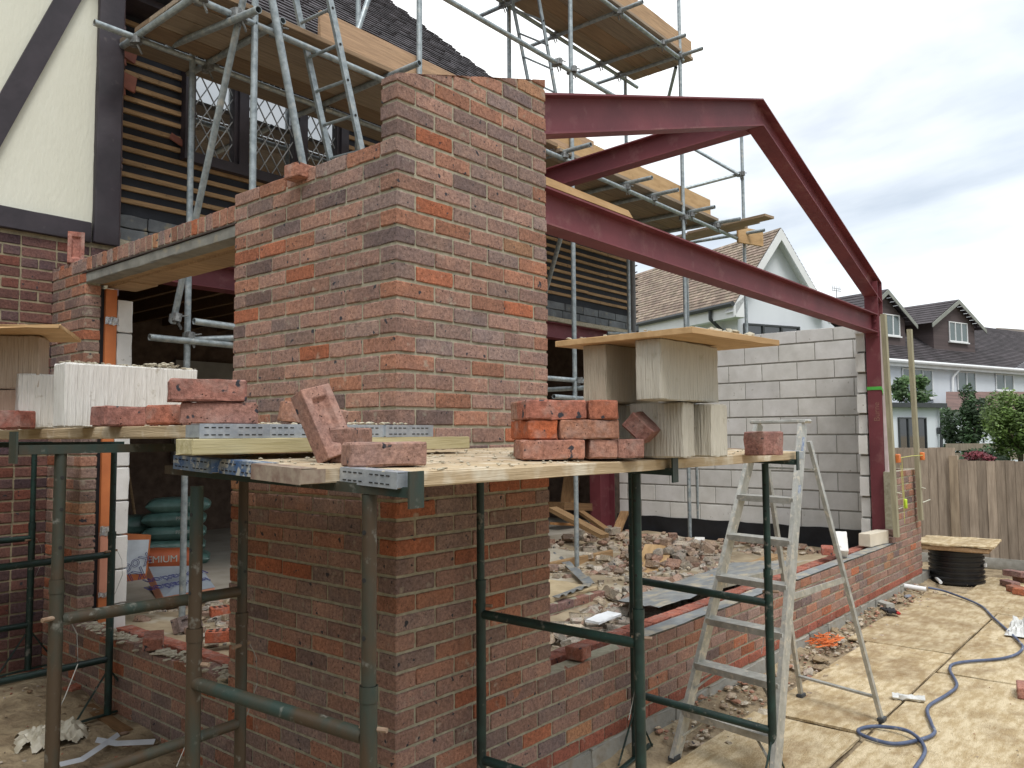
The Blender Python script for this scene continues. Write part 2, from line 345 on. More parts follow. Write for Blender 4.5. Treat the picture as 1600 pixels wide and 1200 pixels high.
# ------------------------------------------------------------------ ground and setting
def zg(x, y):
    z = -.5
    if x < .3 and y > 0: z += .062*min(y, 3.6)*min(1, max(0, (.3-x)/.3))
    d = math.hypot(x-3, y-1)
    if x > 1.0 and -.34 < y < .05: z += .06*max(0, 1-abs(y+.0)/.16)
    a = .05 if y > -.2 or x < 1.2 else .008
    return z + a*noise.noise(Vector((x*1.3, y*1.3, 0))) + a*.6*noise.noise(Vector((x*5, y*5, 3))) + a*.35*noise.noise(Vector((x*13, y*13, 7))) - .012
def ground():
    xs = sorted(set([-300, -120, -60, -30, -15, -8, -5]+[round(-3+i*.075, 3) for i in range(int(12/.075)+1)]+[10, 12, 15, 20, 26, 40, 70, 140, 300]))
    ys = sorted(set([-300, -120, -50, -20, -10, -6]+[round(-3.6+i*.075, 3) for i in range(int(7.6/.075)+1)]+[5, 7, 10, 14, 20, 40, 80, 160, 300]))
    vs = [(x, y, zg(x, y)) for x in xs for y in ys]; n = len(ys)
    fs = [(i*n+j, (i+1)*n+j, (i+1)*n+j+1, i*n+j+1) for i in range(len(xs)-1) for j in range(n-1)]
    mb = MB(); mb.add(vs, fs, True)
    m = mat('site_dirt', (.44, .35, .225), (.21, .155, .095), 4, .95, 4.0, 16, c3=(.11, .075, .045), c3s=1.9, c3f=(.46, .70), detail=12, c3d=9)
    mb.build('ground', m, kind='structure')
ground()
mb = MB()
for i in range(60):
    for j in range(34):
        pass
def fl(x, y): return -.115-.07*max(0, min(1, (1.45-y)/.2))*max(0, min(1, (4.3-x)/.6))+.05*noise.noise(Vector((x*1.1, y*1.1, 5)))+.03*noise.noise(Vector((x*4, y*4, 9)))
xs = [.36+i*.15 for i in range(49)]; ys = [.36+i*.15 for i in range(25)]
mb.add([(min(x, 7.64), y, fl(x, y)) for x in xs for y in ys], [(i*25+j, (i+1)*25+j, (i+1)*25+j+1, i*25+j+1) for i in range(48) for j in range(24)], True)
mb.build('earth_floor', mat('sandy_fill', (.46, .37, .25), (.25, .19, .12), 2.6, .95, .6, 16, c3=(.50, .46, .38), c3s=3, c3f=(.52, .7), detail=8), kind='structure')
mb = MB(); mb.box((-4, 3.96, -.4), (8.05, 11, -.06)); mb.build('house_floor', mat('dusty_slab', (.42, .385, .33), (.28, .25, .205), 1.6, .9, .2, 20), kind='structure')

# ------------------------------------------------------------------ brick corner pier with raked top
def ptop(x, y): return 2.735+.311*x
pier = thing('brick_pier', 'tall new brick corner pier with raking top, nearest the camera', 'wall', (0, 0, 0))
m1 = MB(); rows = range(0, 44)
leaf_x(m1, 0, 1.0025, 0, [r for r in rows if r % 2 == 0], lambda r: .215, top=ptop) if False else None
EVEN = lambda r: (34-r) % 2 == 0
i_ = .0055
for r in rows:
    z0, z1 = r*.075+G, r*.075+.075-G
    def left_ok(y): return True
    if EVEN(r):
        x = 0.0
        while x < 1.0:
            e = min(x+.215, 1.0025); brick(m1, x, e, 0, .1025, z0, z1, top=ptop); x += .225
        y = .1125
        if r*.075 < 2.69 or True:
            while y < 1.22:
                if r*.075 > 2.40 and y > .0: break
                e = min(y+.215, 1.2275); brick(m1, 0, .1025, y, e, z0, z1, top=ptop); y += .225
    else:
        ylim = 1.2275
        y = 0.0; first = True
        while y < ylim-.01:
            if r*.075 > 2.40 and y > .05: break
            e = min(y+.215, ylim)
            if r*.075 > 2.40: e = .1025*1.0+.0
            brick(m1, 0, .1025, y, e, z0, z1, top=ptop); y += .225
        x = .1125
        while x < 1.0:
            e = min(x+.215, 1.0025); brick(m1, x, e, 0, .1025, z0, z1, top=ptop); x += .225
m1.build('brickwork', BR, pier)
m2 = MB(); i_ = .0062
m2.poly([(i_, i_, 0), (1.0025-i_, i_, 0), (1.0025-i_, i_, ptop(1, 0)-.008), (i_, i_, ptop(0, 0)-.008)], (0, .09, 0))
m2.box((i_, .0965, 0), (.097, 1.2275-i_, 2.418)); m2.build('mortar', MORT, pier)
m3 = MB()   # inner return behind the brick skin: blockwork ends of the pier
m3.col = (.9, .9, .9); m3.box((.25, .25, -.1), (.99, .35, 2.5)); m3.box((.25, .352, -.1), (.35, 1.22, 2.3)); m3.build('inner_blockwork', BLOCK, pier)

# ------------------------------------------------------------------ low front wall, low side wall, lintel, side pier
lw = thing('low_brick_wall', 'long low front brick wall running from the corner pier to the far pier', 'wall', (4, .05, -.5))
m1 = MB()
for r in range(-5, 1):
    L0 = .215 if EVEN(r) else .1025
    leaf_x(m1, 0 if EVEN(r) else .1125-.1125, 8.0, 0, [r], lambda q: L0, kind='eng' if r == -5 else 'new', seg=None)
m1.build('outer_leaf', BR, lw)
m2 = MB(); m2.box((.006, .006, -.38), (7.99, .096, .07)); m2.box((.1, .0965, -.5), (7.9, .25, -.03)); m2.build('mortar', MORT, lw)
m1 = MB(); leaf_x(m1, 1.03, 7.0, .17, [-1, 0], lambda q: .215 if q % 2 else .1025, kind='eng')
m1.build('inner_leaf', BRL, lw)
m1 = MB(); x = 0
while x < 8:
    m1.col = (random.uniform(.8, 1.1),)*3; m1.rbox((x+.22, .04, -.47), (.43, .1, .185), seg=(4, 2, 2), jit=.004); x += .44
m1.build('foundation_course', mat('footing_block', (.36, .35, .32), (.25, .24, .21), 6, .95, .4, 40, attr=True, c3=(.22, .18, .13), c3s=6, c3f=(.5, .7)), lw)
m1 = MB()
for (a, b, zz) in ((1.9, 4.0, .081), (4.2, 7.0, .083)):
    n = 14; vs = []
    for i in range(n+1):
        x = a+(b-a)*i/n
        for y in (-.004, .11): vs.append((x, y, zz+random.uniform(-.002, .004)))
    m1.add(vs, [(2*i, 2*i+2, 2*i+3, 2*i+1) for i in range(n)])
m1.build('damp_course', DPC, lw)

sw = thing('side_brick_wall', 'low side brick wall left of the pier with mortar on its top', 'wall', (.05, 2.2, -.5))
m1 = MB()
for r in range(-6, 1):
    if r == 0:
        leaf_y(m1, 1.2375+(.1 if EVEN(r) else 0), 3.03, 0, [r], lambda q: .215, top=lambda x, y: .048+.012*math.sin(y*9))
    else: leaf_y(m1, (.1125 if EVEN(r) else 0), 3.03, 0, [r], lambda q: .215)
m1.build('outer_leaf', BR, sw)
m2 = MB(); m2.box((.006, .1, -.52), (.097, 3.02, .025)); m2.build('mortar', MORT, sw)
m1 = MB(); leaf_y(m1, 1.24, 3.03, .25, [-2, -1], lambda q: .215 if q % 2 else .1025, kind='eng'); m1.build('inner_leaf', BRL, sw)
m1 = MB()
for i in range(260):
    y = random.uniform(1.25, 3.0); m1.rock((random.gauss(.05, .03), y, .052+random.uniform(-.004, .008)), random.uniform(.008, .03), .45)
for i in range(120):
    m1.rock((random.uniform(.11, .24), random.uniform(1.25, 3.0), -.06+random.uniform(-.02, .02)), random.uniform(.02, .05), .5)
m1.build('mortar_droppings', MLUMP, sw)

sp = thing('side_pier', 'short brick pier with exposed cavity between the old house and the opening', 'wall', (.05, 3.3, -.4))
m1 = MB()
for r in range(-5, 32):
    z0, z1 = r*.075+G, r*.075+.075-G
    if z1 > 2.45: continue
    if EVEN(r): brick(m1, 0, .1025, 3.03, 3.1325, z0, z1); brick(m1, 0, .1025, 3.1425, 3.3575, z0, z1); brick(m1, 0, .1025, 3.3675, 3.575, z0, z1)
    else: brick(m1, 0, .1025, 3.03, 3.245, z0, z1); brick(m1, 0, .1025, 3.255, 3.47, z0, z1); brick(m1, 0, .1025, 3.48, 3.575, z0, z1)
m1.build('brickwork', BR, sp)
m2 = MB(); m2.box((.006, 3.036, -.4), (.097, 3.579, 2.39)); m2.build('mortar', MORT, sp)
m2 = MB(); m2.box((.103, 3.06, -.3), (.135, 3.575, 2.23)); m2.build('cavity_membrane', DPM, sp)
m2 = MB(); m2.box((.136, 3.035, .62), (.208, 3.575, 2.23)); m2.build('insulation_board', ORANGE, sp)
m2 = MB(); m2.box((.136, 3.03, .22), (.206, 3.575, .615)); m2.build('insulation_board', PINKI, sp, label='pink insulation piece low in the cavity')
m2 = MB(); m2.box((.136, 3.035, -.3), (.208, 3.575, .216)); m2.build('insulation_board', ORANGE, sp)
m1 = MB()
for (z, h) in ((1.99, .05), (1.62, .05), (.60, .06), (.205, .03)):
    vs = [(.130+.085*i/6, 3.028+random.uniform(-.004, .003), z+h*k+random.uniform(-.006, .006)) for i in range(7) for k in (0, 1)]
    m1.add(vs, [(2*i, 2*i+2, 2*i+3, 2*i+1) for i in range(6)])
m1.build('foil_tape', FOIL, sp)
m1 = MB(); z = -.3
for h in (.215,)*11:
    m1.col = (random.uniform(.9, 1.1),)*3
    m1.rbox((.263, 3.30, z+.1075), (.1, .54, .215), jit=.002, seg=(2, 4, 3)); z += .225
m1.build('inner_blockwork', BLOCK, sp)

lt = thing('lintel', 'concrete lintel capped with bricks on edge, spanning the side opening', 'lintel', (.1, 2.1, 2.3))
m1 = MB(); y = 1.2375; kx = 0
while y < 3.575:
    m1.col = bcol('new'); wd = .065
    m1.rbox((.0525, y+wd/2, 2.375), (.1025, wd, .088), seg=(2, 2, 2), ch=.006, jit=.002); y += .0745
m1.build('brick_capping', BR, lt)
m2 = MB(); m2.box((.006, 1.2295, 2.329), (.097, 3.575, 2.412)); m2.build('mortar', MORT, lt)
m2 = MB(); m2.box((-.002, 1.2285, 2.318), (.12, 3.08, 2.3265)); m2.build('steel_plate', mat('rusty_plate', (.07, .05, .045), None, 9, .7), lt)
m2 = MB(); m2.col = (1.35, 1.22, 1.05); m2.rbox((.055, 2.16, 2.285), (.1, 1.86, .062), seg=(2, 12, 2), jit=.002); m2.build('concrete_beam', DCONC, lt)
m1 = MB(); m1.col = (.95, .95, .9)
m1.box((.108, 1.2285, 2.262), (.16, 3.10, 2.30)); y = 1.2285
while y < 3.0:
    l = random.uniform(.25, .5); m1.col = (random.uniform(.8, 1.15),)*3; m1.box((.17, y, 2.245+random.uniform(0, .01)), (.36, min(y+l, 3.1), 2.275)); y += l+.006
m1.build('timber_soffit', RAWW, lt)

# ------------------------------------------------------------------ far brick pier, inner block wall
ep = thing('end_pier', 'half built brick pier at the far right end of the front wall', 'wall', (7.5, .1, 0))
m1 = MB()
for r in range(1, 11):
    L0 = .215 if EVEN(r) else .1025
    leaf_x(m1, 7.0+(0 if r > 2 else -.08*(3-r)), 8.0, 0, [r], lambda q: L0)
    y = .11
    brick(m1, 7.0, 7.1025, .11, .24, r*.075+G, r*.075+.075-G)
    leaf_y(m1, .1125, 3.8, 7.9, [r], lambda q: .215, seg=(1, 2, 1))
m1.build('brickwork', BR, ep)
m2 = MB(); m2.box((6.95, .006, .07), (7.99, .096, .82)); m2.box((7.006, .0965, .07), (7.096, .24, .82)); m2.box((7.905, .0965, -.5), (7.99, 3.85, .82)); m2.build('mortar', MORT, ep)

bw = thing('block_wall', 'high pale aerated block wall along the far side of the extension', 'wall', (7.7, 2, 0))
m1 = MB(); k = 0; z = .105; TANB = at('x', 7.65, 1096, 795)
def blk(mb, a, b, bright=None):
    c = (a[0]+b[0])/2, (a[1]+b[1])/2, (a[2]+b[2])/2
    q = bright or random.uniform(.90, 1.06); mb.col = (q, q, q*random.uniform(.985, 1.01))
    if bright is None and abs(c[1]-TANB.y) < .2 and abs(c[2]-TANB.z) < .11: mb.col = (.66, .54, .40)
    mb.rbox(c, (b[0]-a[0], b[1]-a[1], b[2]-a[2]), ch=.003, jit=.0008, seg=(1, 4, 3))
course = 0
while z < 2.5:
    h = .215 if z < 2.3 else 2.505-z
    if h < .05: break
    y = .36-(.225 if course % 2 else 0)
    while y < 3.86:
        a = max(y, .36); b = min(y+.44, 3.86)
        if b-a > .04: blk(m1, (7.65, a, z), (7.75, b, z+h-.01 if z < 2.3 else z+h))
        y += .45
    # short return towards the steel column
    x0 = 7.03 if course % 2 else 7.0
    blk(m1, (x0, .262, z), (7.42, .358, z+h-.012 if z < 2.2 else min(z+h, 2.33)), random.uniform(.95, 1.1)); blk(m1, (7.43, .262, z), (7.748, .358, z+h-.012))
    z += .225; course += 1
m1.build('blockwork', BLOCK, bw)
m2 = MB(); m2.box((7.656, .37, .1), (7.744, 3.855, 2.49)); m2.box((7.05, .27, .1), (7.6, .35, 2.29)); m2.build('mortar', mat('grey_mortar', (.33, .32, .29), (.24, .23, .2), 20, .95, .2, 90), bw)
m2 = MB(); n = 40
vs = [(7.640-.02*noise.noise(Vector((i*.4, k*.8, 0)))-(.02 if k == 0 else 0), .30+(3.6)*i/n, -.25+.36*k/3+(.008*math.sin(i) if k == 3 else 0)) for i in range(n+1) for k in range(4)]
m2.add(vs, [(i*4+k, (i+1)*4+k, (i+1)*4+k+1, i*4+k+1) for i in range(n) for k in range(3)], True)
m2.box((7.66, .3, -.4), (7.74, 3.85, .098)); m2.build('damp_membrane', DPM, bw)

# ------------------------------------------------------------------ red steel frame
def ibeam(mb, p0, p1, up, h=.203, b=.14, tf=.0105, tw=.008, x0=None, x1=None):
    """I section from p0 to p1, p = centre line"""
    p0 = Vector(p0); p1 = Vector(p1); d = (p1-p0).normalized(); up = (Vector(up)-d*d.dot(Vector(up))).normalized(); s_ = d.cross(up)
    def slab(w_, t_, off):
        c = [p0+s_*sx*w_/2+up*(off+sz*t_/2) for sx, sz in ((-1, -1), (1, -1), (1, 1), (-1, 1))]
        e = [q+(p1-p0) for q in c]
        if x0 is not None: c = [q+d*((x0-q.x)/d.x) for q in c]
        if x1 is not None: e = [q+d*((x1-q.x)/d.x) for q in e]
        mb.add(c+e, [(3, 2, 1, 0), (4, 5, 6, 7)]+[(i, (i+1) % 4, 4+(i+1) % 4, 4+i) for i in range(4)])
    slab(b, tf, h/2-tf/2); slab(b, tf, -h/2+tf/2); slab(tw, h-2*tf, 0)
fr = thing('steel_portal_frame', 'dark red primed steel gable frame with ridge beam and tie beam', 'steel frame', (7.05, .17, -.3))
YS = .17
rl0, rg, kn = Vector((.3, YS, 2.68)), Vector((4.03, YS, 3.845)), Vector((7.09, YS, 2.80))
m1 = MB(); ibeam(m1, rl0, rg, (0, 0, 1), h=.215, x1=4.03); m1.build('rafter', STEEL, fr, label='left rafter rising from the brick pier to the ridge')
m1 = MB(); ibeam(m1, rg, kn, (0, 0, 1), h=.217, x0=4.0305, x1=7.155); m1.build('rafter', STEEL, fr, label='right rafter falling from the ridge to the column')
m1 = MB(); ibeam(m1, (7.075, YS, -.3), (7.075, YS, 2.883), (1, 0, 0), h=.17); m1.build('column', STEEL, fr, label='column with green tape and chalk writing at the right end')
m1 = MB(); ibeam(m1, (.4, YS, 2.452), (6.985, YS, 2.42), (0, 0, 1), h=.203, b=.133); m1.build('tie_beam', STEEL, fr)
m1 = MB(); ibeam(m1, (4.03, .24, 3.815), (4.03, 3.95, 3.70), (0, 0, 1), h=.203, b=.13); m1.build('ridge_beam', STEEL, fr)
m1 = MB(); m1.box((6.978, .105, 2.28), (6.989, .235, 2.55))
for zz in (2.36, 2.44, 2.5):
    m1.tube((6.955, .13, zz), (6.978, .13, zz), .014, 6)
    m1.tube((6.955, .21, zz), (6.978, .21, zz), .014, 6)
m1.build('end_plate', STEEL, fr)
m1 = MB(); m1.box((6.984, .094, 1.70), (6.9895, .244, 1.735)); m1.add([(6.985, .092, 1.702), (7.03, .086, 1.62), (7.045, .086, 1.66), (6.99, .092, 1.735)], [(0, 1, 2, 3)])
m1.build('green_tape', mat('green_tape', (.10, .50, .08), None, 5, .5), fr)
def text_mesh(name, cu, m):
    t0 = bpy.data.objects.new('tmp', cu); COL.objects.link(t0); dg = bpy.context.evaluated_depsgraph_get(); dg.update()
    me = bpy.data.meshes.new_from_object(t0.evaluated_get(dg)); bpy.data.objects.remove(t0); me.materials.clear(); me.materials.append(m); me.name = name
    o = bpy.data.objects.new(name, me); COL.objects.link(o); return o
# chalk writing BURNE down the column face
def text(name, s, size, m, parent, pos, rot, ext=.0008, label=None):
    cu = bpy.data.curves.new(name, 'FONT'); cu.body = s; cu.size = size; cu.extrude = ext; cu.materials.append(m)
    o = text_mesh(name, cu, m)
    base = WL[parent.name] if parent else Vector((0, 0, 0))
    o.matrix_world = Matrix.Translation(Vector(pos)-base) @ rot.to_4x4()
    if parent: o.parent = parent
    if label: o['label'] = label
    return o
CH = mat('chalk', (.32, .16, .13), None, 40, .9)
# local x up, local y -> +y? plane faces -X
ROTC = Matrix(((0, 0, -1), (0, 1, 0), (1, 0, 0)))
text('chalk_writing', 'Burne', .085, CH, fr, (6.988, .125, 1.36), ROTC)
m1 = MB()
for i in range(10): pass
m1.poly([(1.0, .105, 2.556), (2.0, .105, 2.553), (1.95, .105, 2.59), (1.0, .105, 2.60)], (0, .12, 0)); m1.build('timber_plate', RAWW, loc=(1.5, .16, 2.55), label='thin timber plate lying on the tie beam beside the pier', cat='timber') if False else m1.build('wall_plate', PLY, fr)

# insulation strip and profile posts at the end pier
m1 = MB(); m1.box((7.02, .062, .20), (7.06, .098, 2.50)); m1.build('insulation_strip', mat('white_strip', (.72, .62, .62), (.6, .5, .5), 6, .7), loc=(7.04, .08, .2), label='white insulation strip standing against the red column', cat='insulation')
for lab, xx, z0, z1 in (('left timber profile post with orange line block, at the far brick pier', 6.80, .16, 2.46), ('right timber profile post with orange line block, at the far brick pier', 7.78, .25, 2.40)):
    xb = xx; t = thing('profile_post', lab, 'post', (xb, -.05, z0), 'timber profile posts at the far pier')
    m1 = MB(); m1.col = (.78, .8, .72); q = at('y', -.05, 1380 if xx < 7 else 1420, 500)
    m1.poly([(xb-.035, -.075, z0), (xb+.04, -.075, z0), (q.x+.04, -.075, z1), (q.x-.035, -.075, z1)], (0, .045, 0)); m1.build('post', mat('grey_post', (.38, .35, .24), (.27, .25, .17), 5, .85, .2, 20, stretch=(8, 8, .6)), t)
    m1 = MB(); m1.rbox((xb+.0, -.095, .97), (.07, .04, .09), seg=(1, 1, 1), ch=.01); m1.build('line_block', mat('orange_plastic', (.75, .22, .06), None, 5, .5), t)
    m1 = MB(); m1.tube((xb, -.08, .45), (xb+.2, -.11, .47), .006, 6); m1.tube((xb-.05, -.085, .62), (xb+.1, -.09, .60), .005, 6); m1.build('clamp', mat('pale_rod', (.6, .6, .5), None, 5), t)
m1 = MB(); m1.path([(6.80, -.105, .975), (7.3, -.105, .985), (7.78, -.105, .98)], .004, 5); m1.path([(6.84, -.12, .97), (6.86, -.12, .7), (6.88, -.12, .52)], .003, 5)
m1.path([(6.79, -.12, .9), (6.83, -.12, .6), (6.86, -.12, .3)], .003, 5)
m1.build('builders_line', mat('yellow_string', (.65, .65, .2), None, 5), loc=(7.3, -.1, .9), label='yellow string line stretched between the two profile posts', cat='string')
m1 = MB(); m1.rbox((6.88, -.13, .50), (.035, .03, .10), seg=(2, 2, 2), ch=.01); m1.build('line_level', mat('lime_plastic', (.55, .75, .05), None, 5, .4), loc=(6.88, -.13, .45), label='small lime green line level hanging on the string', cat='level')

# ------------------------------------------------------------------ old house
H1, H2 = 3.583, 3.9
ho = thing('house', 'old brick and timbered house stripped to tile battens, with dark tiled roof', 'house', (0, 4, -.4))
m1 = MB(); 
for r in range(-6, 35):
    L0 = (.03 if r % 2 else .14); x = -1.35+L0
    zt = r*.075
    while x < .42:
        if x > .02 and zt < 2.4: break
        e = x+(.215 if (int((x+2)*4)+r) % 3 else .1025)
        brick(m1, x, min(e, .425), H1, H1+.1, zt+G, zt+.075-G, 'old', seg=(2, 1, 1)); x = e+.01
m1.build('brickwork', BRH, ho)
m1 = MB(); m1.box((-6, H1+.005, -.5), (-.0, H1+.35, 2.66)); m1.box((0.0, H1+.005, 2.43), (.43, H1+.35, 2.66)); m1.box((0.36, H1+.02, -.5), (.43, H1+.33, 2.425)); m1.build('mortar', MORTH, ho)
m1 = MB(); m1.box((-6, H1+.012, 2.66), (.425, H1+.45, 7)); m1.build('render_panel', RENDER, ho)
m1 = MB(); m1.rbox((-2.8, H1-.01, 2.72), (6.08, .05, .145), seg=(20, 1, 2), jit=.002); m1.build('sill_beam', BTIMB, ho)
m1 = MB(); m1.rbox((.345, H1-.014, 4.8), (.178, .055, 4.3), seg=(1, 1, 30), jit=.002, ch=.008); m1.build('corner_post', BTIMB, ho)
a, b = at('y', H1-.02, -12, 210), at('y', H1-.02, 106, 0)
d = (b-a); a2 = a+d*((2.76-a.z)/d.z); b2 = b+d*1.0; m1 = MB()
nrm = Vector((-d.z, 0, d.x)).normalized()*.072
m1.poly([a2+nrm, a2-nrm, b2-nrm, b2+nrm], (0, .05, 0)); m1.build('brace_timber', BTIMB, ho)
m1 = MB(); m1.tube((.455, H1+.09, 2.3), (.455, H1+.09, 5.2), .036, 14)
for zz in (2.75, 3.27, 3.33, 4.05, 4.35, 4.6): m1.tube((.455, H1+.09, zz), (.455, H1+.09, zz+.03), .042, 14)
m1.build('downpipe', PIPE, ho)
m1 = MB(); m1.box((.43, H2+.012, 3.0), (8.08, H2+.35, 5.0)); m1.build('felt_wall', FELT, ho)
m1 = MB(); z = 3.09; k = 0
WX0, WX1, WZ0, WZ1 = at('y', 3.85, 300, 170).x, at('y', 3.85, 531, 215).x, 3.62, 4.6
while z < 4.75:
    segs = [(.44, 8.07)]
    if WZ0-.06 < z < WZ1+.05:
        segs = [(.44, WX0-.07), (WX1+.09, 5.0), (6.35, 8.07)]
        if z > 3.9: segs = [(.44, WX0-.07), (WX1+.09, 8.07)]
        segs = [(.44, WX0-.07), (WX1+.09, 8.07)]
    for a, b in segs:
        x = a
        while x < b-.05:
            e = min(b, x+random.uniform(1.2, 2.6)); dz = random.uniform(-.004, .004)
            m1.box((x, H2-.014, z+dz), (e-.004, H2+.0115, z+.036+dz)); x = e
    z += .103
m1.build('tile_battens', BATT, ho)
m1 = MB(); m1.col = (1, 1, 1)
for zz in (2.79, 2.9): 
    x = .45
    while x < 8:
        q = random.uniform(.75, 1.2); m1.col = (q, q, q*1.03); l = random.uniform(.3, .46); m1.rbox((x+l/2, H2+.06, zz+.05), (l-.01, .1, .1), seg=(3, 1, 1), jit=.003); x += l
m1.build('grey_blocks', DCONC, ho)
m1 = MB(); m1.col = (1.3, 1.2, 1.0); m1.rbox((4.3, H2+.04, 2.755), (7.6, .14, .06), seg=(40, 1, 1), jit=.006); m1.build('mortar_bed', MLUMP, ho)
m1 = MB(); ibeam(m1, (.45, H2+.09, 2.62), (8.0, H2+.09, 2.62), (0, 0, 1), h=.205, b=.18); m1.build('opening_beam', STEEL, ho)
m1 = MB(); ibeam(m1, (7.42, H2+.1, -.4), (7.42, H2+.1, 2.515), (1, 0, 0), h=.36, b=.18); m1.build('opening_column', STEEL, ho)
for (x0, zz) in ((.46, 4.36), (.46, 4.12)):
    m1 = MB(); m1.rbox((x0+.06, H2-.03, zz-.09), (.14, .014, .2), rot=RX(-8), seg=(1, 1, 2), jit=.002); m1.rbox((x0+.16, H2-.035, zz-.07), (.10, .014, .14), rot=RX(-8)@RY(12), seg=(1, 1, 1), jit=.004); m1.build('clay_tile', mat('clay_tile', (.30, .11, .075), (.2, .075, .055), 9, .85), ho)
m1 = MB(); m1.rbox((1.02, H2-.03, 3.70), (.12, .014, .06), seg=(1, 1, 1), rot=RY(20))
m1.build('clay_tile', mat('clay_tile', (.30, .11, .075), (.2, .075, .055), 9, .85), ho)
m1 = MB(); m1.tube((8.11, H2-.03, 2.7), (8.11, H2-.03, 4.7), .045, 14); m1.build('rainwater_pipe', mat('grey_pipe', (.16, .16, .165), None, 6, .5), ho)
m1 = MB(); m1.col = (1, 1, 1)
for i in range(24): m1.rbox((8.16, H2+.02, 2.75+i*.1), (.03, .22, .012), rot=RX(-14), seg=(1, 1, 1), jit=.002)
m1.build('tile_edge', mat('dark_tile_edge', (.08, .07, .07), None, 6), ho)
# leaded window
def window(x0, x1, mulls, z0, z1, y, lab):
    wn = bpy.data.objects.new('window', None); COL.objects.link(wn); wn.parent = ho; wn.location = (0, 0, 0); WL[wn.name] = WL['house']; wn['label'] = lab
    f = MB(); f.box((x0-.07, y-.05, z0-.07), (x0, y+.06, z1)); f.box((x1, y-.05, z0-.07), (x1+.09, y+.06, z1)); f.box((x0, y-.055, z0-.085), (x1, y+.06, z0))
    for mm in mulls: f.box((mm-.038, y-.05, z0+.001), (mm+.038, y+.06, z1))
    for a, b in zip([x0]+[q+.038 for q in mulls], [q-.038 for q in mulls]+[x1]):
        for (u, v) in ((a, a+.035), (b-.035, b)): f.box((u+.001, y-.02, z0+.002), (v-.001, y+.04, z1-.002))
    f.build('frame', BTIMB, wn)
    g = MB(); g.box((x0, y+.02, z0), (x1, y+.03, z1)); g.build('glass', GLASSW, wn)
    ld = MB(); sp_, rt = .125, 1.62
    for a, b in zip([x0]+[q+.038 for q in mulls], [q-.038 for q in mulls]+[x1]):
        a += .03; b -= .03; W_ = b-a; Hh = z1-z0
        for sg in (1, -1):
            k = -30
            while k < 30:
                c0 = k*sp_; pts = []
                # line u = c0 + sg*v/rt ; v in [0,Hh]; clip u in [0,W]
                v0, v1 = 0., Hh
                lo, hi = sorted([(0-c0)*sg*rt, (W_-c0)*sg*rt]); v0 = max(v0, lo); v1 = min(v1, hi)
                if v1-v0 > .01: ld.tube((a+c0+sg*v0/rt, y+.016, z0+v0), (a+c0+sg*v1/rt, y+.016, z0+v1), .0045, 5)
                k += 1
    ld.build('lead_lattice', mat('lead', (.38, .40, .42), None, 10, .6), wn)
window(WX0, WX1, (at('y', 3.85, 378, 200).x, at('y', 3.85, 471, 230).x), WZ0, WZ1, H2-.03, 'leaded casement window behind the scaffold poles')
# dark fascia strip and soffit
m1 = MB(); m1.box((.3, 3.66, 4.62), (8.35, 3.92, 4.66)); m1.box((.3, 3.60, 4.60), (8.35, 3.63, 4.74)); m1.build('soffit', BTIMB, ho)
# tiled hipped roof: stepped courses
m1 = MB(); ze, t_, yc = 4.66, 1.05, 3.5; ga = .1; pit = math.atan(t_); n = 52
for k in range(n):
    s0 = k*ga; y0 = yc+s0*math.cos(pit); z0 = ze+s0*math.sin(pit); y1 = yc+(s0+ga*1.15)*math.cos(pit); z1 = ze+(s0+ga*1.15)*math.sin(pit)
    xr = 8.4-(y0-yc); xr = math.floor(xr/.165)*.165+.10+random.uniform(-.02, .02)
    if xr < -6: break
    up = Vector((0, -math.sin(pit), math.cos(pit)))*.015
    x = -6.0-(k % 2)*.08
    while x < xr:
        e = min(x+.162, xr+.02); q = random.uniform(.6, 1.3); m1.col = (q, q, q)
        o = up*random.uniform(.9, 1.25)
        A_ = [Vector((x, y0, z0)), Vector((e, y0, z0)), Vector((e, y1, z1)), Vector((x, y1, z1))]
        m1.add([A_[0]+o*1.6, A_[1]+o*1.6, A_[2]+o*.6, A_[3]+o*.6, A_[0], A_[1]], [(0, 1, 2, 3), (4, 5, 1, 0), (5, 2, 1)]); x += .165
m1.build('tiled_roof', mat('dark_tiles', (.085, .075, .085), (.05, .045, .052), 5, .85, .3, 40, attr=True), ho)
m1 = MB(); P0 = Vector((8.4, yc, ze-.01)); P1 = P0+Vector((-4.6, 4.6, 4.6*t_))
m1.add([(-6, yc, ze-.01), P0, P1, (-6, P1.y, P1.z), (8.4, 12.7, ze-.01), (-6, 12.7, ze-.01)], [(0, 1, 2, 3), (1, 4, 2), (4, 5, 3, 2), (5, 4, 1, 0)]); m1.build('roof_underlay', FELT, ho)
# dim interior: back wall, side walls, ceiling with joists
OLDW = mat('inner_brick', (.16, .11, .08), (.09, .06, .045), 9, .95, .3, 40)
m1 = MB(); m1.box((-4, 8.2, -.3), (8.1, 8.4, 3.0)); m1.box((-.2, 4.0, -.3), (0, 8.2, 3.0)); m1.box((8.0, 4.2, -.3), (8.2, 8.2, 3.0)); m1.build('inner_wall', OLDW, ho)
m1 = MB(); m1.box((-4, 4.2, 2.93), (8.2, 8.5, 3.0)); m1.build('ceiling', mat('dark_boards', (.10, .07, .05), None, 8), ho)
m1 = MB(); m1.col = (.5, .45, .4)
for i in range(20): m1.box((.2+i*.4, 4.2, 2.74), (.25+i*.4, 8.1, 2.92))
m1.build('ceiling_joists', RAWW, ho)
for a_, b_ in (((3.2, 8.1, .9), (4.3, 8.19, 2.3)), ((1.2, 8.12, .5), (2.0, 8.19, 1.6))):
    m1 = MB(); m1.box(a_, b_); m1.build('plaster_patch', mat('plaster', (.42, .40, .36), None, 4), ho)
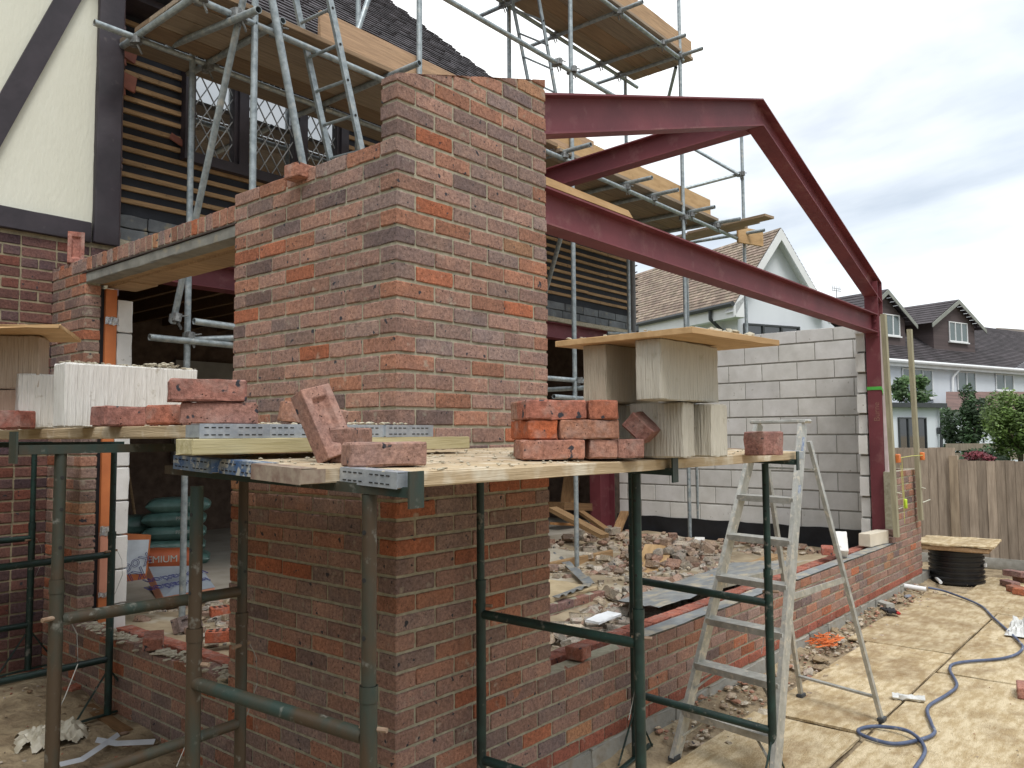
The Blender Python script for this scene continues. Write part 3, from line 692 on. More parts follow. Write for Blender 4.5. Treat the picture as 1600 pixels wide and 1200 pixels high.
m1 = MB(); m1.box((4.4, 8.06, -.05), (6.4, 8.19, 2.1)); m1.build('door_panel', mat('tan_door', (.34, .23, .13), None, 4), ho)

# ------------------------------------------------------------------ galvanised scaffold
sf = thing('scaffold', 'galvanised tube scaffold in front of the old house with two boarded lifts', 'scaffold', (.75, 2.4, -.2))
YO, YI, Z1, Z2 = 2.4, 3.33, 4.10, 6.14; RT = .0242
def tb(name, a, b, r=RT, m=GALV, lab=None):
    q = MB(); q.tube(a, b, r, 12, hollow=True); return q.build(name, m, sf, label=lab)
def coupler(p):
    q = MB(); p = Vector(p)
    for k in range(3):
        q.tube(p+Vector((random.uniform(-.01, .01), -.035+.03*k, -.03)), p+Vector((0, -.035+.03*k, .03)), .033, 8)
    q.tube(p+Vector((.0, -.03, -.035)), p+Vector((.03, -.03, -.085)), .007, 6); q.tube(p+Vector((.03, .02, -.02)), p+Vector((.06, .02, -.07)), .007, 6)
    q.tube(p+Vector((.02, -.06, .01)), p+Vector((.07, -.06, .02)), .006, 6)
    q.build('coupler', mat('worn_coupler', (.30, .31, .31), (.12, .12, .12), 30, .5, metal=.5), sf)
for x, zt in ((at('y', YO, 397, 120).x, 8), (2.376, 8), (4.56, 8), (6.97, 8), (8.80, 5.7)):
    tb('standard', (x, YO, -.1), (x+(.0), YO, zt))
for x, z0, zt in ((.86, -.1, 4.22), (2.47, -.1, 8), (4.65, -.1, 8), (7.13, -.1, 6.3), (8.8, -.1, 4.3)):
    tb('standard', (x, YI, z0), (x, YI, zt))
e1 = at('y', YO, 855.5, 241)
tb('ledger', (-.1, YO, Z1), (4.9, YO, Z1-.01)); tb('ledger', (4.7, YO, Z1-.05), (8.95, YO, Z1-.08)); tb('ledger', (.13, YI, Z1+.06), (5.0, YI, Z1+.05)); tb('ledger', (4.8, YI, Z1), (8.9, YI, Z1-.02))
for x, ya in ((.42, 3.72), (.98, 3.62), (2.05, 3.7), (3.4, 3.7), (4.4, 3.7), (5.6, 3.7), (6.2, 3.7), (7.15, 3.7), (7.9, 3.7), (8.7, 3.7)):
    yb = YO-.35 if x > 1.5 else YO-.1
    zt = Z1+.035 if x < 4.8 else Z1-.01
    tb('transom', (x, ya, zt+.035), (x, yb, zt+.02)); coupler((x, YO, zt-.02)); coupler((x, YI, zt))
tb('ledger', at('y', YO, 700, 0)+Vector((-2.2, 0, .0)), at('y', YO, 985, 165))
tb('ledger', (4.0, YO, Z2), (7.05, YO, Z2-.05)); tb('ledger', (3.6, YI, Z2+.03), (7.45, YI, Z2+.0))
for x in (4.55, 5.5, 6.5, 6.95): 
    tb('transom', (x, YI+.35, Z2-.01), (x, YO-.33, Z2-.03)); coupler((x, YO, Z2-.03)); coupler((x, YI, Z2))
coupler(at('y', YO, 870, 98)); coupler(at('y', YO, 893, 110)); coupler((6.97, YO, Z1-.1)); coupler((.66, YO, Z1))
tb('ledger', at('y', 3.1, 1085, 233), at('y', YO, 1155, 273)); tb('ledger', at('y', 3.1, 1058, 298), at('y', YO, 1160, 271)); coupler(at('y', YO, 1157, 272))
# lower lift rails seen through the openings
tb('ledger', (.5, YI-.15, 1.95), (3.5, YI-.15, 1.93)); tb('ledger', at('y', 3.0, 303, 502), (3.5, 3.0, 2.0)); tb('transom', (.86, 3.45, 1.98), (1.9, 2.4, 2.05))
tb('ledger', at('y', 3.15, 205, 440), at('y', 3.15, 420, 375)); coupler((.87, YI, 2.0))
tb('ledger', (4.0, YO, 1.80), (5.6, YO, 1.8)); tb('ledger', (4.2, YO, 1.62), (5.9, YO, 1.6)); tb('transom', (4.6, 3.6, 1.72), (4.6, 2.1, 1.72)); coupler((4.6, YO, 1.8))
tb('transom', (7.0, 3.6, 2.62), (8.9, 2.35, 2.62)); tb('ledger', (7.2, YO, 2.60), (8.95, YO, 2.62)); coupler((8.8, YO, 2.62))
# braces and raking tubes
b0, b1 = at('y', 3.28, 270, 505), at('y', 2.33, 381, -5); tb('brace', b0, b0+(b1-b0)*1.5); coupler(at('y', 3.26, 274, 497)); coupler(at('y', 2.36, 375, 28))
p0, p1 = at('y', 2.2, 471, 245), at('y', 2.2, 425, 0); tb('brace', p1+(p0-p1)*2.4, p1+(p1-p0)*1.5, r=.027, lab='pale raking tube standing beside the brick on the pier')
q0, q1 = at('y', 3.0, 560, 45), at('y', 3.0, 575, 0); tb('brace', q0+(q0-q1)*1.2, q1+(q1-q0)*5)
q0, q1 = at('y', 3.2, 857, 440), at('y', 2.6, 875, 375); tb('brace', q0+(q0-q1)*1.5, q1+(q1-q0)*.95)
q0, q1 = at('y', 3.2, 1003, 268), at('y', 2.6, 1010, 245)
q0, q1 = at('y', 3.0, 1045, 150), at('y', 2.6, 1056, 105); tb('brace', q0+(q0-q1)*2.4, q1)
tb('transom', at('y', 2.0, 404, 15), (.7, 3.4, Z1+.12))
# raking steel props low right (behind blocks)
for lab, px, pt, pb in (('prop', 1090, 725, 838),):
    b = at('z', -.12, 1092, 838); q = MB(); q.tube(b, (b.x-.02, b.y, 2.4), .024, 10)
    q.build('scaffold_pole', GALV, loc=b, label='lone steel pole standing in front of the block wall', cat='pole')

# boards: lift decks
def board(p, L_, ang=0, tilt=0, wd=.225, th=.038, m=BOARD, lab='', group='', name='scaffold_board', band=None, shade=None, rx=0, jit=.0015):
    """p = centre of the board; ang = heading of its long axis"""
    t = thing(name, lab, 'board', p, group) if band else None
    q = MB(); k = shade or random.uniform(.6, 1.15); gq = random.choice((0, 0, .12, .25)) if not shade else 0; q.col = (k*(1-gq*.5), k*random.uniform(.97, 1.0)*(1+gq*.1), k*random.uniform(.92, 1.0)*(1+gq))
    seg = (max(2, int(L_/.3)), 2, 1)
    q.rbox((0, 0, 0), (L_, wd, th), ch=.004, jit=jit, seg=seg, smooth=False)
    rot = (Matrix.Rotation(R(ang), 4, 'Z') @ Matrix.Rotation(R(tilt), 4, 'Y') @ Matrix.Rotation(R(rx), 4, 'X'))
    o = q.build('deck' if band else name, m, None, loc=(0, 0, 0))
    if band:
        o.parent = t; t.matrix_world = Matrix.Translation(Vector(p)) @ rot
        for sgn in (-1, 1):
            b = MB(); e = L_/2
            b.box((sgn*(e-.0), -wd/2-.002, -th/2-.0015), (sgn*(e+.003), wd/2+.002, th/2+.002))
            for yy in (-1, 1): b.box((sgn*(e-.075), yy*(wd/2+.0005), -th/2+.001), (sgn*(e+.001), yy*(wd/2+.0028), th/2-.001))
            b.box((sgn*(e-.05), -wd/2, th/2+.0005), (sgn*(e+.0015), wd/2, th/2+.0025))
            bo = b.build('end_band', band, None, loc=(0, 0, 0)); bo.parent = t
            if band.name == 'bare_end': continue
            sl_ = MB()
            for i in range(9):
                yy = -wd/2+.025+i*.0215
                if i == 4: continue
                for zz in (-.0105, .0105): sl_.box((sgn*(e+.0028), yy, zz-.0016), (sgn*(e+.0042), yy+.013, zz+.0016))
            so_ = sl_.build('slot_marks', DARK, None, loc=(0, 0, 0)); so_.parent = bo
        return t
    o.matrix_world = Matrix.Translation(Vector(p)) @ rot
    o['label'] = lab; o['category'] = 'board'
    if group: o['group'] = group
    return o
GB = 'deck boards on the scaffold lifts'
ord5 = ['outermost', 'second', 'middle', 'fourth', 'innermost']
for i in range(4):
    y = YO+.10+i*.232
    board((2.35, y, Z1+.10), 3.9, lab=f'{ord5[i]} deck board of the lower lift, part over the leaded window', group=GB)
    board((6.15, y, Z1+.07), 3.62, lab=f'{ord5[i]} deck board of the lower lift, part right of the brick pier', group=GB)
    board((5.45, y-.01, Z2+.055), 3.7, lab=f'{ord5[i]} deck board of the upper scaffold lift', group=GB)
board((2.35, 3.52, Z1+.10), 3.9, lab='inner deck board of the lower lift, closest to the leaded window', group=GB)
board((6.15, 3.52, Z1+.07), 3.7, lab='inner deck board right of the pier, closest to the old wall', group=GB)
GT = 'toe boards standing on the scaffold edge'
board((3.2, YO-.035+.08, Z1+.235), 3.62, rx=90, lab='pale toe board on edge above the ladder, lower lift', group=GT, shade=1.35)
board((6.0, YO+.045, Z1+.205), 3.6, rx=90, m=PLY, lab='orange toe board on edge right of the pier, lower lift', group=GT)
board((5.35, YO+.02, Z2+.19), 3.9, rx=90, lab='toe board on edge along the upper lift', group=GT, shade=1.3)
for i, (x, y) in enumerate(((8.05, 2.50), (8.15, 2.74), (8.3, 2.98))):
    board((x+.15, y-.15, Z1+.03+i*.004), 1.25, ang=82, lab=('worn', 'grey splintered', 'loose')[i]+' short board laid across the far right end of the lift', group=GB)
p = at('y', 2.3, 1172, 370); board((p.x, 2.3, p.z), .5, ang=-20, rx=90, m=PLY, lab='short ply offcut on edge at the far right end of the lift', group=GT)

# ladders
def ladder(lab, a0, a1, b0, b1, w_=.045, d_=.028, n0=-8, n1=6, step=.25, m=GALV, rr=.0125):
    a0, a1, b0, b1 = map(Vector, (a0, a1, b0, b1))
    t = thing('ladder', lab, 'ladder', tuple((a0+b0)/2), 'ladders tied to the scaffold'); da = (a1-a0).normalized(); db = (b1-b0).normalized()
    lo, hi = n0*step, n1*step
    sdir = (b0-a0).normalized(); fd = da.cross(sdir).normalized()
    for p, d in ((a0, da), (b0, db)):
        q = MB(); c = [p+d*lo+fd*sx*w_/2+sdir*sz*d_/2 for sx, sz in ((-1, -1), (1, -1), (1, 1), (-1, 1))]; q.poly(c, d*(hi-lo)); q.build('stile', m, t)
    for k in range(n0+1, n1):
        q = MB(); q.tube(a0+da*k*step, b0+db*k*step, rr, 8); q.build('rung', m, t)
        e = (b0+db*k*step); s2 = sdir*.016
        q = MB(); q.tube(e+s2, e+s2*1.12, .010, 8); q.build('rung_hole', DARK, t)
ladder('long galvanised ladder leaning behind the pier, left of its top', at('y', 2.5, 516, 248), at('y', 2.5, 462, 0), at('y', 2.12, 565, 235), at('y', 2.12, 515, 0), n0=-11, n1=8)
ladder('upper ladder rising to the top lift above the red rafter', at('y', 3.0, 825, 125), at('y', 3.0, 800, 0), at('y', 2.62, 868, 145), at('y', 2.62, 842, 0), n0=-3, n1=8, w_=.036, d_=.02, rr=.010)

# ------------------------------------------------------------------ trestles and trestle boards
def trestle(lab, A, B, ztop, rails, sleeve, r0=.017, r1=.021, grp='steel builder trestles', foot=True, over=(.18, .12), plate=True, mm=None):
    """A near leg (x, y, zfoot), B far leg; rails = list of (zA, zB); sleeve = (zA, zB)"""
    mm = mm or GREEN
    A, B = Vector(A), Vector(B); d = Vector((B.x-A.x, B.y-A.y, 0)).normalized(); t = thing('trestle', lab, 'trestle', tuple(A), grp)
    for P, zs in ((A, sleeve[0]), (B, sleeve[1])):
        q = MB(); T = Vector((P.x, P.y, ztop)); S = P.lerp(T, (zs-P.z)/(ztop-P.z)); q.tube(P, S, r1, 14); q.tube(S+Vector((0, 0, -.04)), S, r1*1.09, 14)
        q.build('outer_leg', mm, t)
        q = MB(); q.tube(S-Vector((0, 0, .05)), T, r0, 14); q.build('inner_leg', RUSTG if mm is RUSTG else GREEN, t)
        q = MB(); side = Vector((-d.y, d.x, 0))
        for k in (.25, .55, .8):
            c = S.lerp(T, k); vdir = (CAM-c).normalized(); vdir.z = 0; vdir.normalize()
            q.tube(c+side*(r0*.4)*(1 if side.dot(vdir) > 0 else -1), c+side*(r0*1.03)*(1 if side.dot(vdir) > 0 else -1), r0*.33, 8)
        q.build('pin_holes', DARK, t)
        q = MB(); c = S-Vector((0, 0, .11)); q.tube(c-d*.045-side*.02, c+d*.03, .007, 8)
        q.build('locking_pin', mat('rust_pin', (.30, .22, .16), (.2, .12, .07), 20, .7), t)
        q = MB(); w0 = c+d*.03; q.path([w0, w0+Vector((.03, 0, -.06)), w0+Vector((.035, 0, -.15)), w0+Vector((0, 0, -.24)), w0+Vector((-.03, 0, -.3))], .0014, 5); q.build('pin_wire', mat('thin_wire', (.35, .35, .33), None, 9), t)
        if foot:
            q = MB(); q.rbox((P.x, P.y, P.z+.004), (.42, .03, .008), rot=RZ(8), seg=(3, 1, 1), jit=.001); q.build('foot_plate', mm, t)
            q = MB()
            for s_ in (-1, 1): q.tube((P.x+s_*.17, P.y, P.z+.008), (P.x, P.y, P.z+.26), .0055, 6)
            q.build('foot_brace', mm, t)
    for za, zb in rails:
        q = MB(); a = Vector((A.x, A.y, za)); b = Vector((B.x, B.y, zb)); q.tube(a+d*r1*.7, b-d*r1*.7, r1*.92, 12); q.build('rail', mm, t)
    q = MB(); a = Vector((A.x, A.y, ztop))-d*over[0]; b = Vector((B.x, B.y, ztop))+d*over[1]; s_ = Vector((-d.y, d.x, 0))
    c = [a-s_*.02+Vector((0, 0, -.004)), a+s_*.02+Vector((0, 0, -.004)), a+s_*.02+Vector((0, 0, .022)), a-s_*.02+Vector((0, 0, .022))]; 
    dz = Vector((0, 0, .04*((b-a).dot(Vector((0, 1, 0)))) if abs(d.y) > .8 else 0)); q.poly(c, b-a+dz); q.build('bearer', mm, t)
    if plate:
        q = MB(); n_ = a-d*.004; q.poly([n_-s_*.028+Vector((0, 0, -.03)), n_+s_*.028+Vector((0, 0, -.03)), n_+s_*.028+Vector((0, 0, .062)), n_-s_*.028+Vector((0, 0, .062))], -d*.006); q.build('end_plate', mm, t)
    return t
def zb1(y): return 1.180+(y+.03)*.040
ZT1 = zb1(-.8)-.038-.025
trestle('worn trestle at the near left end of the front boards, legs closest to the camera', (-.80, -.80, -.5), (-.885, -.08, -.5), ZT1, [(.47, .49)], (.60, .655), r0=.0195, r1=.0225, mm=RUSTG, over=(.15, .14))
trestle('middle green trestle under the front boards, standing before the brick pier', (.51, -.80, -.5), (.41, -.08, -.5), ZT1, [(.445, .475), (-.165, -.13)], (.575, .62), over=(.15, .1))
trestle('right green trestle under the front boards, beside the stepladder', (1.73, -.80, -.5), (1.60, -.10, -.475), ZT1, [(.40, .455), (-.215, -.145)], (.565, .64), over=(.15, .1))
trestle('left green trestle under the side boards, in front of the brick pier', (-1.195, .15, -.47), (-.585, .15, -.47), 1.195, [(.70, .695), (.22, .24)], (.82, .62), over=(.12, .3), r0=.017, r1=.020, mm=RUSTG)
trestle('second green trestle under the side boards, beside the low side wall', (-.95, 2.42, -.38), (-.055, 2.42, -.355), 1.195, [(.555, .56), (-.04, -.04)], (.7, .69), over=(.12, .05), plate=False)
trestle('farthest green trestle under the side boards, next to the old house wall', (-.95, 3.38, -.28), (-.15, 3.38, -.255), 1.195, [(.59, .59), (.03, .034)], (.7, .69), over=(.12, .1), plate=False)

GF = 'front boards on the trestles'
tl = math.degrees(math.atan(.04))
for i, (x0, x1, y, bn, lab) in enumerate(((-.82, 1.90, -.818, BAND, 'front trestle board nearest the camera with silver end band'), (-.945, 1.86, -.593, None, 'second front trestle board, its bare end stained brown'),
        (-.91, 1.95, -.368, BANDB, 'third front trestle board with blue stained end band'), (-.935, 1.8, -.143, BANDB, 'front trestle board closest to the brick pier, blue end band'))):
    zc = zb1(y)-.019
    board(((x0+x1)/2, y, zc), x1-x0, ang=0, rx=tl, wd=.222, m=BOARDN, lab=lab, group=GF, band=bn or mat('bare_end', (.20, .13, .10), (.32, .26, .2), 30, .9), name='trestle_board', shade=(1.05, .95, .9, 1.0)[i])
GS = 'side boards on the trestles'
for i, (xc, y0, lab, sh) in enumerate(((-.888, -.30, 'side board at the outer left edge with bright end band', 1.0), (-.662, -.29, 'second side board from the outer left edge', 1.05), (-.436, -.30, 'third side board from the outer left edge, behind the tilted brick', .95), (-.21, -.31, 'side board closest to the brick pier', 1.0))):
    board((xc, (y0+3.0)/2, 1.254), 3.0-y0, ang=90, wd=.222, m=BOARDN, lab=lab, group=GS, band=BAND, name='trestle_board', shade=sh)
# treated timber packer
q = MB(); q.col = (1, 1, 1); q.rbox((0, 0, 0), (1.12, .095, .045), seg=(8, 2, 1), ch=.003, jit=.001, smooth=False)
o = q.build('timber_packer', TIMB, loc=(0, 0, 0), label='new yellowish treated timber laid under the ends of the side boards', cat='timber'); o.location = (-.47, -.27, 1.210)

# crumbs and mortar on the boards (nobody could count them)
m1 = MB()
for i in range(700):
    x, y = random.uniform(-.85, 1.85), random.uniform(-.92, -.04); m1.rock((x, y, zb1(y)+.003), abs(random.gauss(0, .0045))+.0015, .5)
for i in range(520):
    x, y = random.uniform(-.98, -.11), random.uniform(-.28, 2.6); m1.rock((x, y, 1.276), abs(random.gauss(0, .006))+.0015, .5)
for cx, cy, n, s_ in ((.72, -.86, 40, .012), (.15, -.6, 40, .01), (-.3, -.2, 30, .012), (-.7, .0, 40, .010)):
    for i in range(n):
        x, y = random.gauss(cx, .09), random.gauss(cy, .06)
        if y < -.93: continue
        m1.rock((x, y, (1.276 if y > -.28 and x < -.1 else zb1(y))+.006), random.uniform(.004, s_*1.3), .6)
m1.build('mortar_crumbs', MLUMP, kind='stuff', label='crumbs and dabs of dry mortar scattered over the trestle boards', cat='mortar')

# ------------------------------------------------------------------ loose bricks
def loose(lab, c, rot, col=None, frog=False, group=None, size=(.215, .1025, .065), spots=True):
    q = MB(); q.col = col or bcol('new'); q.rbox((0, 0, 0), size, seg=(5, 3, 2), ch=.0055, jit=.0016)
    o = q.build('brick', BRL, loc=(0, 0, 0), label=lab, cat='brick', group=group); o.matrix_world = Matrix.Translation(Vector(c)) @ rot.to_4x4()
    if frog: pass
    return o
def frogged(lab, c, rot, col, group=None):
    """brick with a recessed frog in its top"""
    q = MB(); q.col = col; L_, W_, H_ = .215, .1025, .065; a, b = L_/2, W_/2; f1, f2, dp = .075, .028, .016
    o_ = [(-a, -b), (a, -b), (a, b), (-a, b)]; i_ = [(-f1, -f2), (f1, -f2), (f1, f2), (-f1, f2)]; j_ = [(-f1+.012, -f2+.01), (f1-.012, -f2+.01), (f1-.012, f2-.01), (-f1+.012, f2-.01)]
    h = H_/2
    vs = [(x, y, -h) for x, y in o_]+[(x*.995, y*.99, h) for x, y in o_]+[(x, y, h-.001) for x, y in i_]+[(x, y, h-dp) for x, y in j_]
    fs = [(3, 2, 1, 0)]+[(k, (k+1) % 4, 4+(k+1) % 4, 4+k) for k in range(4)]+[(4+k, 4+(k+1) % 4, 8+(k+1) % 4, 8+k) for k in range(4)]+[(8+k, 8+(k+1) % 4, 12+(k+1) % 4, 12+k) for k in range(4)]+[(12, 13, 14, 15)]
    q.add(vs, fs); o = q.build('brick', BRL, loc=(0, 0, 0), label=lab, cat='brick', group=group)
    bv = o.modifiers.new('b', 'BEVEL'); bv.width = .003; bv.segments = 2
    o.matrix_world = Matrix.Translation(Vector(c)) @ rot.to_4x4(); return o
PK = (.36, .215, .18)
def bp(x, y): return zb1(y)+.0325
def pose(Lx, Nz):
    """rotation whose X is the long axis and Z the frog side"""
    x = Vector(Lx).normalized(); z = Vector(Nz); z = (z-x*z.dot(x)).normalized(); return Matrix((x, z.cross(x), z)).transposed()
GN = 'loose bricks by the tilted brick'
loose('pink brick lying flat at the near edge of the front boards', (from_px(600, 702, 2.22).x, from_px(600, 702, 2.22).y, bp(0, -.72)+.002), RZ(-24), (.35, .22, .185), group=GN)
loose('brick standing on edge behind the flat pink brick', (from_px(549, 690, 2.42).x, from_px(549, 690, 2.42).y, zb1(-.58)+.052), RZ(33) @ RX(90), (.31, .185, .15), group=GN)
frogged('tilted brick with a recess, standing against the flat bricks', tuple(from_px(506, 662, 2.34)), pose(_R*-.42+_U*.92+_f*.12, _f*-.62+_R*.62+_U*.30), PK, GN)
loose('broken brick lying half hidden behind the tilted brick', (-.545, -.20, 1.273+.033), RZ(-28) @ RY(9), (.34, .19, .14), group=GN)
GK = 'stacked bricks on the front boards'
xs0 = Vector((-.005, -.78)); hx = RZ(-34)
def stk(lab, dx, dy, lvl, ang, col, z=None):
    u = Vector((math.cos(R(-34)), math.sin(R(-34)))); v = Vector((-u.y, u.x)); p = xs0+u*dx+v*dy
    return loose(lab, (p.x, p.y, (z if z is not None else zb1(-.7)+.0345+lvl*.0665)), RZ(ang), col, group=GK)
RED = (.42, .125, .06); BRN = (.33, .18, .13)
stk('bottom brick of the stack, long side to the camera, left end', 0, 0, 0, -34, (.40, .20, .15))
stk('short bottom brick end beside the long one', .18, .075, 0, 58, (.36, .2, .16))
stk('bottom brick end at the right of the stack', .29, .09, 0, 56, (.31, .17, .14))
stk('bottom rear brick of the stack', .03, .13, 0, -34, BRN)
stk('middle orange brick end of the stack, left side', -.035, .07, 1, 56, RED)
stk('middle brown brick of the stack, long side to the camera', .13, .01, 1, -34, (.33, .17, .12))
stk('middle rear brick of the stack', .15, .125, 1, -34, (.36, .18, .13))
stk('top brick of the stack, long red side to the camera', .01, 0.01, 2, -33, (.37, .15, .11))
stk('top brick end at the right of the stack', .19, .06, 2, 50, (.36, .14, .09))
stk('top rear brick of the stack', .02, .13, 2, -35, BRN)
stk('dark brick leaning against the right side of the stack', .34, .06, 0, -34, (.25, .13, .11), z=zb1(-.9)+.15)
c = from_px(1193, 691, 3.5); loose('single brick on edge at the right end of the front boards', (c.x, c.y, zb1(c.y)+.053), RZ(-14) @ RX(90) , (.30, .16, .14), size=(.14, .1025, .1025))
# bricks on the side boards
o = bpy.data.objects[[k.name for k in bpy.data.objects if k.get('label', '').startswith('dark brick leaning')][0]]
o.matrix_world = Matrix.Translation(from_px(1006, 667, 2.93)) @ pose(_f*.9+_R*.35, _R*.70+_U*.72).to_4x4()
GW = 'bricks beside the white blocks on the side boards'
c = from_px(204, 645, 2.66); loose('lower left brick in front of the long white block', (c.x, c.y, 1.273+.034), RZ(3), (.33, .16, .135), group=GW)
c = from_px(343, 645, 2.42); loose('lower right brick under another brick, near the pier', (c.x, c.y, 1.273+.034), RZ(-29), (.34, .185, .155), group=GW)
c = from_px(324, 614, 2.40); loose('top brick resting on the lower right brick near the pier', (c.x+.0, c.y+.0, 1.273+.102), RZ(-24), (.35, .17, .14), group=GW)
c = from_px(270, 645, 2.55); loose('short brick end between the two lower bricks', (c.x, c.y, 1.273+.034), RZ(40), (.42, .17, .12), group=GW, size=(.16, .1025, .06))
# white sawn blocks
def block(lab, c, rot, size=(.44, .10, .215), col=(1, 1, 1), group=None, m=None, name='block'):
    q = MB(); q.col = col; q.rbox((0, 0, 0), size, seg=(8, 3, 5), ch=.005, jit=.0014)
    o = q.build(name, m or SAWN, loc=(0, 0, 0), label=lab, cat='block', group=group); o.matrix_world = Matrix.Translation(Vector(c)) @ rot.to_4x4(); return o
WB = (1.22, 1.24, 1.30)
c = from_px(201, 612, 2.86); block('long scored white block with mortar on top, on the side boards', (c.x, c.y, 1.273+.1085), RZ(-1), (.46, .10, .215), WB, 'blocks on the side boards')
c = from_px(78, 617, 3.1); block('shorter white block left of the long white block', (c.x-.0, c.y, 1.273+.104), RZ(-6), (.24, .13, .205), WB, 'blocks on the side boards')
m1 = MB(); cc_ = from_px(201, 565, 2.86); u = Vector((1, 0, 0))
for i in range(150):
    s_ = random.uniform(-.23, .24); w_ = random.uniform(.35, 1) if s_ > .05 else .45
    if s_ > .05 and random.random() < .3: s_ = random.gauss(.12, .03)
    v = Vector((-u.y, u.x, 0))*random.uniform(-.045, .045); m1.rock((cc_.x+u.x*s_+v.x, cc_.y+u.y*s_+v.y, 1.273+.218+random.uniform(0, .022*w_ if abs(s_-.12) < .05 else .004)), random.uniform(.005, .019)*w_, .55)
m1.build('mortar_heap', MLUMP, loc=(cc_.x, cc_.y, 1.49), label='crusty mortar lumps on top of the long white block', cat='mortar', kind='stuff')
# left edge spot board on a pink block and bricks
c = from_px(12, 562, 3.05); block('pinkish block on end carrying the small board at the left edge', (c.x, c.y, 1.273+.25), RZ(-35), (.25, .12, .20), (.80, .66, .56), 'blocks at the left edge')
c = from_px(8, 612, 3.05); block('lower pinkish block at the left edge', (c.x, c.y, 1.273+.105), RZ(-35), (.22, .13, .085), (.82, .62, .52), 'blocks at the left edge')
c = from_px(8, 640, 2.95); loose('reddish brown brick at the left edge of the side boards', (c.x-.02, c.y, 1.273+.033), RZ(-50), (.28, .11, .09))
q = MB(); q.rbox((0, 0, 0), (.60, .45, .014), seg=(6, 5, 1), ch=.002, jit=.002); c = from_px(-30, 523, 3.0); o = q.build('spot_board', PLY, loc=(0, 0, 0), label='small mortar board resting on the block at the left edge', cat='board'); o.matrix_world = Matrix.Translation((c.x, c.y, 1.273+.357)) @ (RZ(-30) @ RY(-2)).to_4x4()
m1 = MB()
for i in range(90): m1.rock((c.x+random.uniform(-.2, .2), c.y+random.uniform(-.15, .15), 1.273+.372), random.uniform(.008, .025), .5)
m1.build('mortar_heap', MLUMP, loc=(c.x, c.y, 1.64), label='dry mortar on the small board at the left edge', cat='mortar', kind='stuff')

# grey blocks with the plywood mortar board, right of the pier
GC = 'blocks stacked on the front boards'
zB = zb1(-.8)+.002
TN = (.88, .87, .83)
c = from_px(1072, 667, 2.92); block('lower block on end, left of the gap under the plywood board', (c.x-.0, c.y+.10, zB+.1), RZ(4), (.10, .215, .20), (.95, .93, .88), GC)
c = from_px(1122, 670, 3.0); block('lower narrow block on end, right of the gap', (c.x+.0, c.y+.09, zB+.098), RZ(-4), (.115, .20, .196), (.98, .96, .9), GC)
c = from_px(1033, 580, 2.74); block('wide upper block with ribbed side, under the plywood board', (c.x+.22, c.y+.052, zB+.31), RZ(0), (.44, .10, .213), TN, GC)
c = from_px(945, 580, 2.92); block('upper block at the left under the plywood board', (c.x+.20, c.y+.052, zB+.31), RZ(2), (.40, .10, .213), (.80, .74, .64), GC)
c = from_px(955, 650, 2.95); block('lower rear block carrying the left upper block', (c.x+.20, c.y+.10, zB+.1), RZ(2), (.36, .10, .20), TN, GC)
q = MB(); q.rbox((0, 0, 0), (.66, .60, .022), seg=(8, 8, 1), ch=.002, jit=.0006, smooth=False)
o = q.build('plywood_board', PLY, loc=(0, 0, 0), label='square plywood mortar board on top of the stacked blocks', cat='board')
A_, B_, C_ = from_px(870, 533, 3.02), from_px(1080, 517, 2.62), from_px(1216, 539, 3.12)
ux = (B_-A_).normalized(); 
cen = (A_+C_)/2; ex = (C_-B_); ey = (A_-B_); nz_ = ex.cross(ey).normalized(); ex.normalize(); ey2 = nz_.cross(ex)
if nz_.z < 0: nz_ = -nz_; ey2 = nz_.cross(ex)
o.matrix_world = Matrix.Translation((cen.x, cen.y, zB+.31+.1085+.013)) @ (RZ(math.degrees(math.atan2(ex.y, ex.x))) @ RY(-1.0)).to_4x4(); o.scale = ((C_-B_).length/.66, (A_-B_).length/.60, 1)
PBZ = zB+.445
m1 = MB()
for i in range(170):
    a, b = random.uniform(0.04, .96), random.uniform(.02, .98); p = B_+(C_-B_)*a+(A_-B_)*b; m1.rock((p.x, p.y, PBZ), random.uniform(.004, .014), .6)
for i in range(90):
    a, b = random.gauss(.72, .10), random.uniform(.1, .4); p = B_+(C_-B_)*a+(A_-B_)*b; m1.rock((p.x, p.y, PBZ+random.uniform(0, .022)), random.uniform(.008, .026), .8)
m1.build('mortar_heap', MLUMP, loc=(cen.x, cen.y, PBZ), label='dried mortar heaps on the square plywood board', cat='mortar', kind='stuff')

# bricks on the walls
q = at('x', -.05, 466, 262); loose('brick laid on the pier shoulder beside the pale raking tube', (.05, q.y+.05, 2.42+.036), RZ(2), (.38, .19, .14))
frogged('red brick standing upright on top of the side pier', (.04, 3.30, 2.42+.108), pose((0, 0, 1), (-.35, -.94, 0)), (.40, .18, .145))
loose('small orange brick end behind the pier top', (.2, .12, 2.55), RZ(90), (.50, .2, .11))
loose('flat brick resting on the low side wall top', (.05, 2.1, .095), RZ(62), (.33, .15, .115))
loose('brick end left on the low front wall beside the pier', (1.30, .05, .1125), RZ(8), (.30, .13, .10), size=(.1025, .1, .065))
